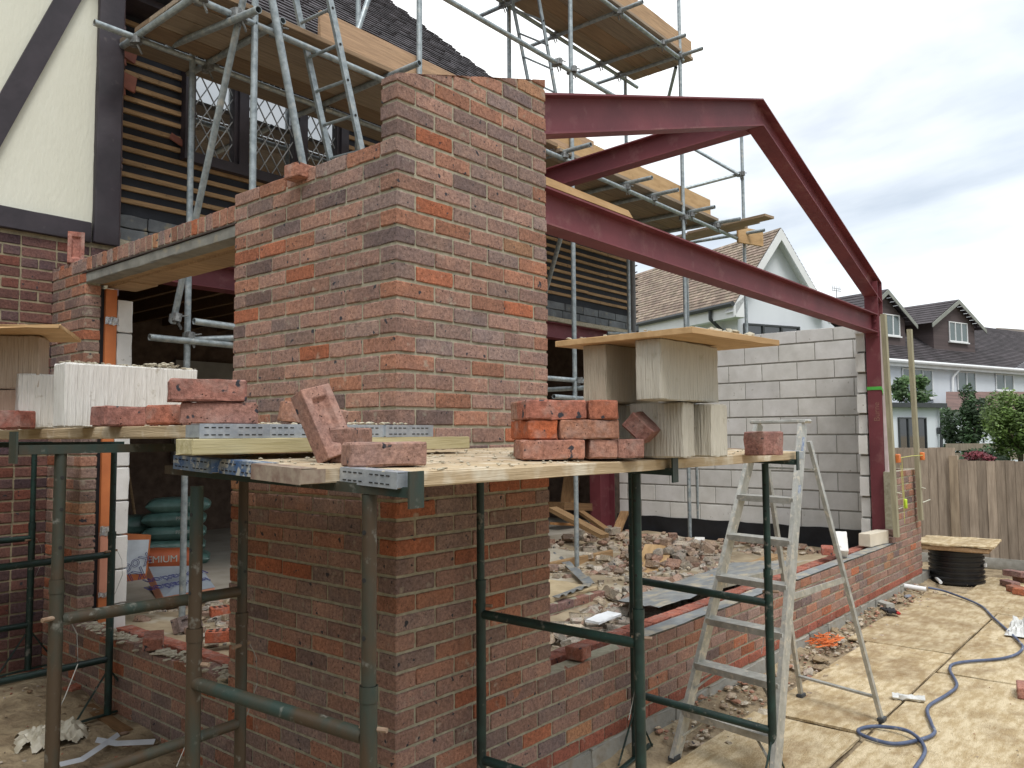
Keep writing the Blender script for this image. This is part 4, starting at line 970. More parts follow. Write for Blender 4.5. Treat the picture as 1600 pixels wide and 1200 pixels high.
# perforated engineering bricks inside
def cored(lab, c, rot):
    q = MB(); q.col = (.50, .15, .085); q.rbox((0, 0, 0), (.215, .1025, .065), seg=(4, 2, 2), ch=.004, jit=.001)
    t = thing('perforated_brick', lab, 'brick', tuple(c), 'perforated bricks inside the opening'); o = q.build('body', BRL, None, loc=(0, 0, 0)); o.parent = t
    h = MB()
    for i in range(5):
        for j in range(2): h.tube((-.078+i*.039, -.022+j*.044, .0325), (-.078+i*.039, -.022+j*.044, .0345), .013, 10)
    hh = h.build('holes', DARK, None, loc=(0, 0, 0)); hh.parent = t
    t.matrix_world = Matrix.Translation(Vector(c)) @ rot.to_4x4()
c = at('z', 0, 350, 995); cored('red perforated brick nearest the pier inside the opening', (c.x, c.y, .01), RZ(-35))
c = at('z', -.05, 352, 952); cored('red perforated brick further back inside the opening', (c.x, c.y, -.06), RZ(-20))
c = at('z', -.05, 292, 978); frogged('grey brick lying on its side inside the side opening', (c.x, c.y, -.03), RZ(20) @ RX(70), (.2, .16, .15))
c = at('z', 0, 1320, 862); loose('red brick under the tipped pale block on the front wall', (5.35, .16, .17), RZ(20), (.40, .14, .1)); 
block('pale block end tipped on the front wall', (5.55, .10, .20), RZ(25) @ RY(35), (.16, .1, .2), (1.15, 1.15, 1.15), m=BLOCK)
block('long stone coloured block lying at the foot of the red column', (6.62, .12, .155), RZ(-6) @ RX(90), (.46, .13, .12), (.92, .84, .70), m=BLOCK)

# ------------------------------------------------------------------ inside the extension: rubble, offcuts, foundations
def pile(name, lab, spots, cols, kindm=BRL):
    m = MB()
    for (cx, cy, rx, ry, n, hmax, s0, s1) in spots:
        for i in range(n):
            a, r_ = random.uniform(0, 6.28), math.sqrt(random.random()); x, y = cx+rx*r_*math.cos(a), cy+ry*r_*math.sin(a)
            h = hmax*(1-r_)*random.uniform(.2, 1); kk = random.uniform(.75, 1.2); m.col = tuple(k*kk for k in random.choice(cols)); s_ = random.uniform(s0, s1)
            if random.random() < .35: m.rbox((x, y, fl(x, y)+h+s_*.3), (s_*2.2, s_*1.5, s_*1.1), rot=RZ(random.uniform(0, 180)) @ RX(random.uniform(-40, 40)), seg=(1, 1, 1), ch=s_*.12, jit=s_*.08, smooth=False)
            else: m.rock((x, y, fl(x, y)+h), s_, .8)
    return m.build(name, kindm, kind='stuff', label=lab, cat='rubble')
GRYS = [(.44, .41, .36), (.38, .36, .32), (.52, .46, .36), (.40, .34, .26), (.34, .24, .19)]
pile('rubble', 'heap of broken brick and stone in front of the block wall', [(5.6, 1.9, .75, .55, 170, .32, .02, .085), (6.3, 2.4, .6, .5, 100, .28, .02, .07), (4.9, 1.9, .7, .4, 50, .08, .015, .05), (6.2, 3.3, .9, .5, 90, .16, .02, .08), (7.0, 1.6, .5, .9, 90, .1, .02, .06)], [(.33, .21, .16), (.42, .32, .24), (.46, .41, .34), (.40, .36, .30), (.34, .26, .20)])
pile('rubble', 'pale lumps of broken mortar and concrete behind the low front wall', [(2.9, .80, .9, .42, 300, .15, .012, .085), (3.6, 1.0, .8, .4, 200, .15, .012, .09), (2.0, .75, .9, .35, 300, .12, .012, .07), (4.6, 1.3, 1.2, .5, 260, .05, .006, .03), (4.4, .95, .8, .3, 120, .08, .015, .05), (4.6, 2.6, .9, .7, 80, .08, .015, .06)], GRYS, BRL)
pile('rubble', 'lumps and sand inside the side opening', [(1.0, 2.4, .5, .8, 160, .06, .012, .04), (1.4, 3.4, .8, .5, 110, .05, .015, .05), (.7, 1.6, .3, .6, 60, .05, .015, .05)], GRYS)
# inner foundation walls of brick with sandy top
a, b = at('z', -.10, 858, 958), at('z', -.10, 948, 924)
t = thing('foundation_wall', 'low inner brick foundation with sand and ply on its top, behind the pier', 'wall', (a.x, a.y, -.3))
q = MB(); 
x0, x1, y0, y1 = 2.15, 3.62, 1.42, 3.6
for r in (-4, -3, -2):
    leaf_x(q, x0, x1, y0, [r], lambda z: .215 if r % 2 else .1025, kind='old' if False else 'far', seg=(2, 1, 1)); leaf_y(q, y0+.11, y1, x1-.1025, [r], lambda z: .215, kind='far', seg=(1, 2, 1))
q.build('brickwork', BRL, t); q = MB(); q.box((x0, y0+.005, -.3), (x1-.005, y1, -.082)); q.build('mortar', MORT, t)
q = MB(); q.rbox(((x0+x1)/2, (y0+y1)/2+.03, -.066), (x1-x0-.06, y1-y0-.06, .03), seg=(20, 24, 1), jit=.006); q.build('sand_layer', mat('sand', (.58, .46, .29), (.42, .32, .19), 5, .95, .5, 30), t)
q = MB(); P = [at('z', -.045, *p) for p in ((862, 866), (885, 885), (912, 912), (890, 922), (862, 932))]
w1 = [Vector((.09, .05, 0)), Vector((.12, .02, 0)), Vector((.04, -.10, 0)), Vector((-.02, -.09, 0)), Vector((-.02, -.09, 0))]
for i in range(4):
    n_ = 8
    for j in range(n_):
        A2 = P[i].lerp(P[i+1], j/n_); B2 = P[i].lerp(P[i+1], (j+1)/n_); W2 = w1[i].lerp(w1[i+1], j/n_); W3 = w1[i].lerp(w1[i+1], (j+1)/n_)
        h1, h2 = .012*math.sin((i*8+j)*1.9)+.012, .012*math.sin((i*8+j+1)*1.9)+.012
        q.add([A2, B2, B2+W3+Vector((0, 0, h2)), A2+W2+Vector((0, 0, h1))], [(0, 1, 2, 3)], True)
q.build('membrane_strip', DPC, t)
t2 = thing('concrete_slab', 'pale concrete slab edge with timber forms behind the galvanised pole', 'slab', (4.4, 3.0, -.2))
q = MB(); q.col = (1, 1, 1); q.rbox((4.35, 3.2, -.1), (1.5, 1.3, .13), seg=(10, 8, 2), jit=.008); q.build('slab', mat('dusty_concrete', (.52, .47, .38), (.40, .35, .27), 4, .95, .3, 30), t2)
q = MB(); q.col = (.9, .85, .75); q.rbox((4.5, 2.50, -.1), (1.7, .045, .15), seg=(6, 1, 1), jit=.002, smooth=False); q.build('form_board', RAWW, t2)
def plank(lab, a, b, wd=.12, th=.04, col=(.8, .75, .65), m=RAWW, cat='timber', name='timber_offcut', group='timber offcuts inside the extension'):
    a, b = Vector(a), Vector(b); d = b-a; q = MB(); q.col = col; q.rbox((0, 0, 0), (d.length, wd, th), seg=(4, 1, 1), ch=.003, jit=.002, smooth=False)
    o = q.build(name, m, loc=(0, 0, 0), label=lab, cat=cat, group=group); o.matrix_world = Matrix.Translation((a+b)/2) @ d.to_track_quat('X', 'Z').to_matrix().to_4x4(); return o
plank('long plank sloping down from the left towards the red column', at('y', 3.7, 863, 795), at('y', 2.9, 945, 838), .16, .05)
plank('thin batten behind the sloping plank', at('y', 3.9, 908, 800), at('y', 3.2, 958, 835), .09, .04, (.7, .62, .5))
plank('short board leaning against the foot of the inner red column', at('y', 3.3, 962, 835), at('y', 3.7, 976, 800), .12, .03, (.8, .7, .58))
plank('upright old board leaning at the back, left of the inner red column', at('y', 4.6, 885, 790), at('y', 4.8, 890, 745), .18, .03, (.75, .62, .48))
plank('second upright board at the back with a paler face', at('y', 4.5, 897, 788), at('y', 4.8, 900, 748), .10, .03, (1.1, .9, .65))
plank('stack of dark timber at the back of the opening', at('y', 4.2, 868, 790), at('y', 4.2, 918, 792), .3, .1, (.55, .47, .38))
plank('narrow orange batten lying near the old wall', at('y', 3.6, 863, 818), at('y', 3.6, 900, 820), .08, .03, (1.1, .85, .6))
plank('square plywood offcut propped among the rubble', at('y', 1.75, 1012, 898), at('y', 1.95, 1030, 852), .30, .018, m=PLY)
plank('second plywood offcut lying against the propped one', at('y', 1.65, 1042, 897), at('y', 1.8, 1056, 872), .16, .018, m=PLY)
plank('flat batten lying along the low front wall, far part', at('z', -.02, 1110, 905), at('z', -.02, 1215, 868), .11, .03, (.95, .92, .86))
block('white broken block on top of the rubble heap', at('y', 2.25, 1093, 850), RZ(25), (.26, .12, .14), (1.2, 1.2, 1.2), m=BLOCK)
for i, (px, py, dd) in enumerate(((1075, 868, 2.0), (1062, 880, 1.8), (1128, 850, 2.4), (1040, 862, 2.2))):
    loose(('brown brick in the rubble heap below the white broken block', 'brown brick half buried beside the plywood offcuts', 'red brick at the right of the rubble heap', 'brick at the left of the rubble heap')[i], at('y', dd, px, py), RZ(random.uniform(0, 180)) @ RX(random.uniform(-20, 20)), group='bricks in the rubble heap')
# grey sheet over the inner leaf
q = MB(); pts = [(at('z', .10, 985, 948)), (at('z', .10, 1050, 908)), (at('z', .10, 1225, 862)), (at('z', .10, 1225, 885)), (at('z', .10, 1040, 948))]
A2, B2, C2, D2 = Vector((2.45, .30, .10)), Vector((2.95, .95, -.02)), Vector((5.3, 1.05, -.02)), Vector((5.2, .29, .088))
vs = []; n = 26
for i in range(n+1):
    for j in range(9):
        p = A2.lerp(D2, i/n).lerp(B2.lerp(C2, i/n), j/8); p.z += .022*noise.noise(Vector((i*.5, j*.5, 2)))+(.03 if i == 0 else 0); vs.append(p)
q.add(vs, [(i*9+j, (i+1)*9+j, (i+1)*9+j+1, i*9+j+1) for i in range(n) for j in range(8)], True)
q.build('membrane_sheet', DPC, loc=(3.5, .5, .05), label='dusty grey damp proof sheet lying over the inner wall', cat='sheet')
plank('white plaster scrap lying in the pale rubble', at('z', .0, 925, 972), at('z', .02, 960, 958), .12, .015, (1.0, 1.05, 1.12), m=BLOCK, cat='scrap', name='plaster_scrap', group=None)

# insulation boards and sacks in the dim room
t = thing('insulation_board', 'foil faced board with orange edges leaning beside the block reveal', 'insulation', (1.3, 5.1, -.1))
a, b, c_, d_ = at('y', 5.0, 188, 834), at('y', 5.0, 236, 836), at('y', 5.0, 229, 912), at('y', 5.0, 188, 914)
q = MB(); q.poly([a, b, c_, d_], (.01, .09, 0)); q.build('core', ORANGE, t)
q = MB(); s_ = Vector((0, -.003, 0)); aa, bb, c2, d2 = at('y', 5.0, 188, 844), at('y', 5.0, 233, 843), at('y', 5.0, 227, 896), at('y', 5.0, 188, 898); q.add([aa+s_, bb+s_, c2+s_, d2+s_], [(3, 2, 1, 0)]); q.build('foil_face', mat('white_foil', (.72, .78, .85), None, 5, .5), t)
BLUE = mat('blue_ink', (.02, .025, .22), None, 5)
def outline_text(nm, s, size, parent, M4):
    cu = bpy.data.curves.new(nm, 'FONT'); cu.body = s; cu.size = size; cu.fill_mode = 'NONE'; cu.bevel_depth = size*.013; cu.materials.append(BLUE)
    o = text_mesh(nm, cu, BLUE); o.parent = parent; o.matrix_world = M4; o.matrix_parent_inverse = Matrix(); o.matrix_local = Matrix.Translation(-WL[parent.name]) @ M4; return o
Mx = Matrix(((1, 0, 0), (0, 0, -1), (0, 1, 0)))   # text upright facing -Y
c = at('y', 4.99, 206, 872)
outline_text('printed_word', 'Kool', .15, t, Matrix.Translation((at('y', 4.985, 231, 862))+Vector((0, 0, .0))) @ (Mx @ RZ(-155)).to_4x4())
outline_text('printed_word', 'Kin', .17, t, Matrix.Translation((at('y', 4.985, 222, 884))+Vector((0, 0, .0))) @ (Mx @ RZ(-155)).to_4x4())
t = thing('insulation_board', 'silver foil board with blue print and pink edge lying on the floor', 'insulation', (1.7, 4.6, -.1))
a, b, c_, d_ = Vector(at('z', -.02, 255, 934)), Vector(at('z', -.02, 336, 918)), Vector(at('z', .12, 312, 884)), Vector(at('z', .12, 232, 886))
q = MB(); q.poly([a, b, c_, d_], (-.02, .0, -.08)); q.build('core', PINKI, t); nn = (b-a).cross(d_-a).normalized(); nn = nn if nn.z > 0 else -nn
q = MB(); q.add([v+nn*.003 for v in (a.lerp(c_, .01), b, c_, d_)], [(0, 1, 2, 3)]); q.build('foil_face', SILV, t)
ux = (a-b).normalized(); uy = nn.cross(ux).normalized(); Rm = Matrix((ux, uy, nn)).transposed()
outline_text('printed_word', 'insulation', .15, t, Matrix.Translation(c_.lerp(d_, .02).lerp(b, .22)+nn*.008) @ Rm.to_4x4())
outline_text('printed_word', 'insulation', .15, t, Matrix.Translation(c_.lerp(d_, .15).lerp(b, .55)+nn*.008) @ Rm.to_4x4())
SACK = mat('green_sack', (.16, .29, .26), (.075, .16, .14), 6, .3, .5, 14)
def sack(lab, c, size, m, rot=0, words=None):
    q = MB(); nx, ny = 14, 10; vs = []; L_, W_, H_ = size
    for sgn in (1, -1):
        for i in range(nx+1):
            for j in range(ny+1):
                u, v = math.sin((i/nx*2-1)*math.pi/2), math.sin((j/ny*2-1)*math.pi/2); e = (1-abs(u)**5)*(1-abs(v)**5); z = sgn*H_/2*max(0, e)**.5*(1+.16*noise.noise(Vector((u*2.5+c[0]*7, v*2.5, sgn*2+c[2]*9))))
                k = 1+.04*noise.noise(Vector((u*3, v*3, c[2]*5))); vs.append((u*L_/2*k, v*W_/2*k, z))
    n2 = (nx+1)*(ny+1); f = []
    for s_ in (0, 1):
        for i in range(nx):
            for j in range(ny): f.append(tuple(s_*n2+k for k in (i*(ny+1)+j, (i+1)*(ny+1)+j, (i+1)*(ny+1)+j+1, i*(ny+1)+j+1)))
    q.add(vs, f, True); t = thing('sack', lab, 'sack', tuple(c), 'sacks piled in the dim room')
    o = q.build('bag', m, None, loc=(0, 0, 0)); o.parent = t
    if words:
        cu = bpy.data.curves.new('print', 'FONT'); cu.body = words[0]; cu.size = words[1]; cu.extrude = .002; cu.materials.append(words[2]); ob = text_mesh('printed_word', cu, words[2]); ob.parent = t
        ob.matrix_local = Matrix.Translation((words[3], -W_/2-.004, words[4])) @ Mx.to_4x4()
    t.matrix_world = Matrix.Translation(Vector(c)) @ RZ(rot).to_4x4()
b0 = at('z', .0, 255, 878); WTX = mat('white_print', (.6, .65, .6), None, 5)
bx, by = at('y', 5.7, 258, 850).x, 5.7
for i, lab in enumerate(('bottom green sack of the tall pile', 'second green sack from the bottom of the tall pile', 'third green sack from the bottom of the tall pile', 'fourth green sack of the tall pile', 'topmost green sack of the tall pile')):
    zc = at('y', 5.55, 258, 878-i*21.5).z
    sack(lab, (bx+.12+random.uniform(-.03, .03), by, zc), (.62, .42, .155), SACK, -30, ('PREMIUM', .05, WTX, .02, 0) if i > 1 else None)
for i, lab in enumerate(('lower green sack of the left pile', 'upper green sack of the left pile')):
    zc = at('y', 5.9, 222, 846-i*26).z; sack(lab, (bx-.22, by+.3, zc), (.5, .4, .19), SACK, -25)
c = at('y', 5.2, 262, 872); sack('orange and brown cement sack printed with white letters', (c.x, 5.25, c.z-.02), (.62, .34, .22), mat('orange_sack', (.52, .13, .05), (.42, .10, .04), 5, .6), -30, ('PREMIUM', .09, WTX, -.25, .0))
c = at('y', 4.7, 350, 830); q = MB()
for i in range(5): q.rock((c.x+i*.05, 5.8+i*.02, .05+random.uniform(0, .1)), .14, .8)
q.build('plastic_bag', mat('grey_plastic', (.45, .47, .5), None, 4, .4), loc=(c.x, 5.8, 0), label='crumpled pale bag against the pier edge in the dim room', cat='bag')
for i, (px, yb) in enumerate(((218, 7.6),)):
    q = MB(); b = at('y', yb, px, 800); q.tube((b.x, yb, -.05), (b.x-.1, yb+.3, 1.3), .018, 8); q.build('broom_handle', RAWW, loc=(b.x, yb, 0), label='wooden handle leaning on the back wall of the dim room', cat='handle')

# ------------------------------------------------------------------ aluminium stepladder
t = thing('stepladder', 'paint splashed aluminium stepladder open beside the front wall', 'ladder', (2.4, -.5, -.5))
FL, FR = Vector((1.753, -.238, -.49)), Vector((1.66, -.80, -.49)); TL, TR = Vector((2.70, -.30, 1.30)), Vector((2.66, -.70, 1.30))
RL, RR_ = Vector((3.161, -.40, -.49)), Vector((3.023, -.937, -.49)); TRL, TRR = Vector((2.74, -.33, 1.12)), Vector((2.70, -.68, 1.12))
# fit tops to the sight lines of the photo on the plane x = 2.68
TL = at('x', 2.68, 1186, 662); TR = at('x', 2.66, 1254, 662)
FL = at('z', -.49, 1054, 1187); FR = Vector((FL.x-.10, FL.y-.58, -.49))
def barq(mb, a, b, w_, d_, up): 
    a, b = Vector(a), Vector(b); d = (b-a).normalized(); up = Vector(up); s_ = d.cross(up).normalized(); u = s_.cross(d).normalized()
    mb.poly([a+s_*w_/2*sx+u*d_/2*sz for sx, sz in ((-1, -1), (1, -1), (1, 1), (-1, 1))], b-a)
for a, b in ((FL, TL), (FR, TR)):
    q = MB(); barq(q, a, b, .024, .085, (1, 0, 0)); q.build('front_stile', ALU, t)
for a, b in ((RL, TL.lerp(RL, .06)+Vector((.03, 0, 0))), (RR_, TR.lerp(RR_, .06)+Vector((.03, 0, 0)))):
    q = MB(); barq(q, a, b, .022, .036, (1, 0, 0)); q.build('rear_leg', ALU, t)
for i in range(1, 8):
    k = i/8.0+.005; a = FL.lerp(TL, k); b = FR.lerp(TR, k); q = MB(); d = (b-a).normalized()
    c = [a+Vector((-.055, 0, -.022)), a+Vector((.05, 0, -.022)), a+Vector((.05, 0, .012)), a+Vector((-.055, 0, .012))]; q.poly(c, b-a); q.build('tread', ALU, t)
for i in (1, 2):
    q = MB(); k = i/8.0; a = FL.lerp(TL, k); b = FR.lerp(TR, k)
    q.tube(a.lerp(b, .22)+Vector((0, 0, -.02)), FL.lerp(TL, k-.07), .007, 6); q.build('tread_brace', ALU, t); q = MB(); q.tube(a.lerp(b, .78)+Vector((0, 0, -.02)), FR.lerp(TR, k-.07), .007, 6); q.build('tread_brace', ALU, t)
q = MB(); q.rbox((TL+TR)/2+Vector((0, 0, .012)), (.10, (TL-TR).length+.07, .022), rot=RZ(-3), seg=(1, 4, 1)); q.build('top_cap', ALU, t)
for k in (.10, .90):
    q = MB(); kk = k*.82 if k < .5 else k*.94; a = RL.lerp(TL, kk); b = RR_.lerp(TR, kk); barq(q, a, b, .012, .030, (1, 0, 0)); q.build('rear_rail', ALU, t)
for A3, B3, C3, D3 in ((FL, TL, RL, TL), (FR, TR, RR_, TR)):
    q = MB(); barq(q, A3.lerp(B3, .475), C3.lerp(D3, .475), .008, .034, (0, 0, 1)); q.build('spreader_bar', ALU, t)
for P in (FL, FR, RL, RR_):
    q = MB(); q.rbox(P+Vector((0, 0, .012)), (.07, .04, .03), seg=(1, 1, 1)); q.build('rubber_foot', GREY, t)
q = MB(); f0 = FR.lerp(TR, .955); f1 = FR.lerp(TR, .905); s_ = Vector((0, -.0125, 0)); q.add([f0+s_+Vector((-.02, 0, 0)), f0+s_+Vector((.02, 0, 0)), f1+s_+Vector((.02, 0, 0)), f1+s_+Vector((-.02, 0, 0))], [(0, 1, 2, 3)])
f0 = FR.lerp(TR, .80); f1 = FR.lerp(TR, .775); q.add([f0+s_+Vector((-.02, 0, 0)), f0+s_+Vector((.02, 0, 0)), f1+s_+Vector((.02, 0, 0)), f1+s_+Vector((-.02, 0, 0))], [(0, 1, 2, 3)])
q.build('blue_sticker', mat('blue_sticker', (.08, .14, .32), (.45, .48, .5), 60, .5), t)

# ------------------------------------------------------------------ ground boards, hose, small items on the right
GP = 'muddy plywood sheets laid on the ground'
SHEET = mat('muddy_sheet', (.62, .51, .335), (.43, .32, .175), 7, .9, .9, 45, stretch=(1, 3.0, 1), c3=(.235, .15, .068), c3s=3.1, c3f=(.47, .72), detail=12, attr=True, c3d=11, fac=(.40, .60))
sheets = [(2.75, 4.88, -.93, -.30, 'strip sheet near the stepladder feet'), (4.9, 7.6, -.93, -.15, 'strip sheet along the front wall, far part'), (2.1, 4.3, -2.16, -.95, 'sheet under the loop of the hose'), (4.33, 6.7, -2.16, -.95, 'sheet under the middle of the hose'),
          (6.73, 8.9, -1.9, -.5, 'sheet nearest the black chamber'), (1.2, 3.4, -3.4, -2.19, 'sheet at the bottom right of the yard'), (3.43, 5.7, -3.4, -2.19, 'sheet in the outer row, middle'), (5.73, 8.0, -3.4, -2.19, 'sheet in the outer row, far end'), (-.1, 2.05, -2.15, -1.15, 'sheet in front of the trestles'), (1.15, 2.7, -.92, -.28, 'sheet under the front feet of the stepladder')]
for i, (a, b, c, d, lab) in enumerate(sheets):
    q = MB(); k = random.uniform(.9, 1.08); q.col = (k, k, k)
    q.rbox(((a+b)/2, (c+d)/2, -.494+random.uniform(0, .003)), (b-a, d-c, .014), seg=(8, 5, 1), ch=.002, jit=.0022, smooth=False, rot=RZ(random.uniform(-.5, .5)))
    q.build('ground_sheet', SHEET, loc=((a+b)/2, (c+d)/2, -.49), label='muddy plywood '+lab, cat='plywood sheet', group=GP)
def catmull(P, n=10):
    P = [Vector(p) for p in P]; P = [P[0]]+P+[P[-1]]; o = []
    for i in range(1, len(P)-2):
        for k in range(n):
            t_ = k/n; a, b, c, d = P[i-1:i+3]
            o.append(.5*((2*b)+(c-a)*t_+(2*a-5*b+4*c-d)*t_**2+(3*b-a-3*c+d)*t_**3))
    o.append(P[-2]); return o
hp = [(1450, 918), (1480, 925), (1530, 945), (1552, 965), (1590, 1000), (1597, 1015), (1570, 1028), (1500, 1035), (1484, 1045), (1495, 1070), (1480, 1085), (1450, 1105), (1455, 1130), (1460, 1145), (1440, 1155), (1395, 1162), (1350, 1150), (1342, 1140), (1370, 1135), (1420, 1148), (1445, 1170), (1430, 1200), (1400, 1240)]
hpts = [at('z', -.42 if i == 0 else (-.45 if i == 1 else -.468), *p) for i, p in enumerate(hp)]
for i in (14, 15): pass
hp3 = [Vector((p.x, p.y, p.z+(.018 if i in (19,) else 0))) for i, p in enumerate(hpts)]
q = MB(); q.path(catmull(hp3, 9), .0105, 10); q.build('garden_hose', mat('blue_hose', (.10, .13, .22), (.05, .07, .13), 12, .45, c3=(.3, .3, .3), c3s=12), loc=hp3[10], label='blue grey garden hose looping across the muddy sheets', cat='hose')
c = at('z', -.46, 1425, 917); q = MB(); q.tube(at('z', -.40, 1410, 915), at('z', -.42, 1447, 921), .026, 12); q.build('plastic_pipe', WHITE, loc=c, label='short white pipe end at the corner of the front wall', cat='pipe')
q = MB(); q.path(catmull([at('z', -.45, *p) for p in ((1445, 902), (1458, 900), (1466, 906), (1470, 910))], 6), .018, 8); q.build('cable_loop', WHITE, loc=at('z', -.45, 1458, 905), label='white looped cable beside the black chamber', cat='cable')
def wrap(lab, a, b, r=.024, name='plastic_wrap'):
    a, b = Vector(a), Vector(b); n = 10; q = MB(); pts = [a.lerp(b, i/n) for i in range(n+1)]; rings = []; u = Vector((0, 0, 1)); s_ = (b-a).cross(u).normalized()
    for i, p in enumerate(pts):
        for k in range(8):
            rr = r*random.uniform(.6, 1.25); rings.append(p+(s_*math.cos(k*.785)*1.2+u*math.sin(k*.785)*.8)*rr)
    q.add(rings, [(i*8+k, i*8+(k+1) % 8, (i+1)*8+(k+1) % 8, (i+1)*8+k) for i in range(n) for k in range(8)], True); q.add(rings[:8], [tuple(range(8))]); q.add(rings[-8:], [tuple(range(8))])
    q.build(name, mat('clear_plastic', (.72, .72, .70), (.55, .55, .53), 30, .3, .4, 60), loc=(a+b)/2, label=lab, cat='plastic')
wrap('twisted clear plastic wrap lying near the stepladder', at('z', -.465, 1394, 1087), at('z', -.465, 1445, 1092)); wrap('small white scrap beside the black chamber', at('z', -.465, 1480, 908), at('z', -.465, 1487, 903), .02)
q = MB(); c = at('z', -.47, 1606, 985); n = 16; vs = [(c.x+(i/n-.5)*.6, c.y+(j/n-.5)*.26, -.47+.12*max(0, noise.noise(Vector((i*.45, j*.5, 1)))+.15)*(1-abs(i/n*2-1)**3)) for i in range(n+1) for j in range(n+1)]
q.add(vs, [(i*(n+1)+j, (i+1)*(n+1)+j, (i+1)*(n+1)+j+1, i*(n+1)+j+1) for i in range(n) for j in range(n)], False); q.build('plastic_sheet', mat('clear_plastic', (.7, .7, .7)), loc=c, label='crumpled clear plastic at the right edge of the yard', cat='plastic')
t = thing('glove', 'black and red work glove dropped by the front wall', 'glove', tuple(at('z', -.475, 1380, 955)))
c = at('z', -.44, 1382, 953); c.y -= .06; q = MB(); q.rbox(c, (.10, .08, .035), rot=RZ(30), seg=(3, 3, 2), ch=.012, jit=.004)
for k in range(4): q.tube(c+RZ(30) @ Vector((.04, -.03+k*.02, .0)), c+RZ(30) @ Vector((.11-.01*abs(k-1.5), -.045+k*.03, -.004+.01*(k % 2))), .012, 8, r2=.009)
q.tube(c+RZ(30) @ Vector((-.01, .04, 0)), c+RZ(30) @ Vector((.03, .085, .02)), .012, 8); q.build('fingers_and_palm', mat('glove_black', (.03, .03, .035), None, 9, .8), t)
q = MB(); q.rbox(c+RZ(30) @ Vector((-.02, -.045, -.008)), (.13, .03, .02), rot=RZ(30), seg=(3, 1, 1), ch=.006, jit=.003); q.build('red_cuff', mat('glove_red', (.45, .03, .025), None, 9, .8), t)
q = MB(); c = at('z', -.47, 1417, 932)
for k in range(6): q.rock(c+Vector((random.uniform(-.06, .06), random.uniform(-.03, .03), .005)), .035, .5)
q.build('rag', mat('grey_rag', (.25, .27, .31), None, 20, .9), loc=c, label='small grey rag on the sheets beside the wall end', cat='rag')
q = MB(); c = at('z', -.43, 1288, 1003); c.y = min(c.y, -.12)
for k in range(46):
    a = c+Vector((random.uniform(-.16, .16), random.uniform(-.08, .08), .01)); q.path([a, a+Vector((random.uniform(-.07, .07), random.uniform(-.07, .07), random.uniform(0, .03))), a+Vector((random.uniform(-.1, .1), random.uniform(-.1, .1), 0))], .004, 5)
q.build('orange_netting', mat('orange_net', (.80, .20, .05), None, 8, .6), loc=c, label='scrap of orange netting at the foot of the front wall', cat='netting')
block('small concrete offcut lying at the foot of the front wall', (6.25, -.06, -.44), RZ(50), (.2, .09, .06), (.8, .8, .75), m=CONC)
for i, (px, py) in enumerate(((1578, 912), (1590, 921), (1600, 905), (1585, 905), (1602, 925))):
    c = at('z', -.45, px, py); loose(('lower front', 'lower right', 'rear', 'upper', 'rightmost')[i]+' brick of the small pile at the right edge', (c.x, c.y, -.45+(.066 if i == 3 else 0)), RZ(40+i*9), bcol('far'), group='small brick pile at the right edge')
c = at('z', -.45, 1603, 1078); loose('lone pinkish brick at the right edge of the yard', (c.x, c.y, -.45), RZ(10), (.40, .2, .16))
m1 = MB()
for i in range(900):
    x = random.uniform(1.9, 7.6); y = -abs(random.gauss(.05, .16)) ; m1.col = random.choice([(.42, .36, .27), (.36, .20, .14), (.48, .44, .36), (.30, .24, .16)]); s_ = abs(random.gauss(0, .012))+.004
    m1.rock((x, y-.02, zg(x, y)+.012+s_*.3), s_*(2.2 if random.random() < .05 else 1), .6)
for i in range(420):
    x = random.uniform(2.0, 8.5); y = random.uniform(-3.2, -.3); m1.col = random.choice([(.42, .36, .27), (.36, .20, .14), (.50, .42, .28)]); m1.rock((x, y, -.484), random.uniform(.002, .007), .6)
for i in range(700):
    x = random.uniform(-2, -.02); y = random.uniform(.3, 3.5); m1.col = random.choice([(.42, .36, .27), (.36, .16, .11), (.30, .24, .16), (.5, .46, .4)]); m1.rock((x, y, zg(x, y)+.004), random.uniform(.003, .014), .6)
for i in range(500):
    x = random.uniform(-2.2, 1.6); y = random.uniform(-2.6, 3.4)
    if x > -.05 and y > -.1: continue
    if random.random() < .45: x, y = random.uniform(.8, 3.2), random.uniform(-2.2, -.15)
    m1.col = random.choice([(.26, .19, .12), (.20, .14, .09), (.33, .26, .18)]); m1.rock((x, y, zg(x, y)+.006), random.uniform(.006, .03)*(1 if random.random() < .9 else 1.6), .55)
m1.build('site_debris', BRL, kind='stuff', label='chips of stone and brick scattered over the ground', cat='debris')
m1 = MB(); 
for px, py, s_ in ((1280, 1030, .06), (1262, 1048, .07), (1240, 1040, .05), (1312, 1000, .05), (1218, 1052, .06), (1345, 975, .05)):
    c = at('z', -.47, px, py); m1.col = (.42, .37, .30); m1.rock((c.x, c.y, -.475), s_, .5)
m1.build('stone_scraps', BRL, kind='stuff', label='flat stones lying along the edge of the ply sheets', cat='debris')
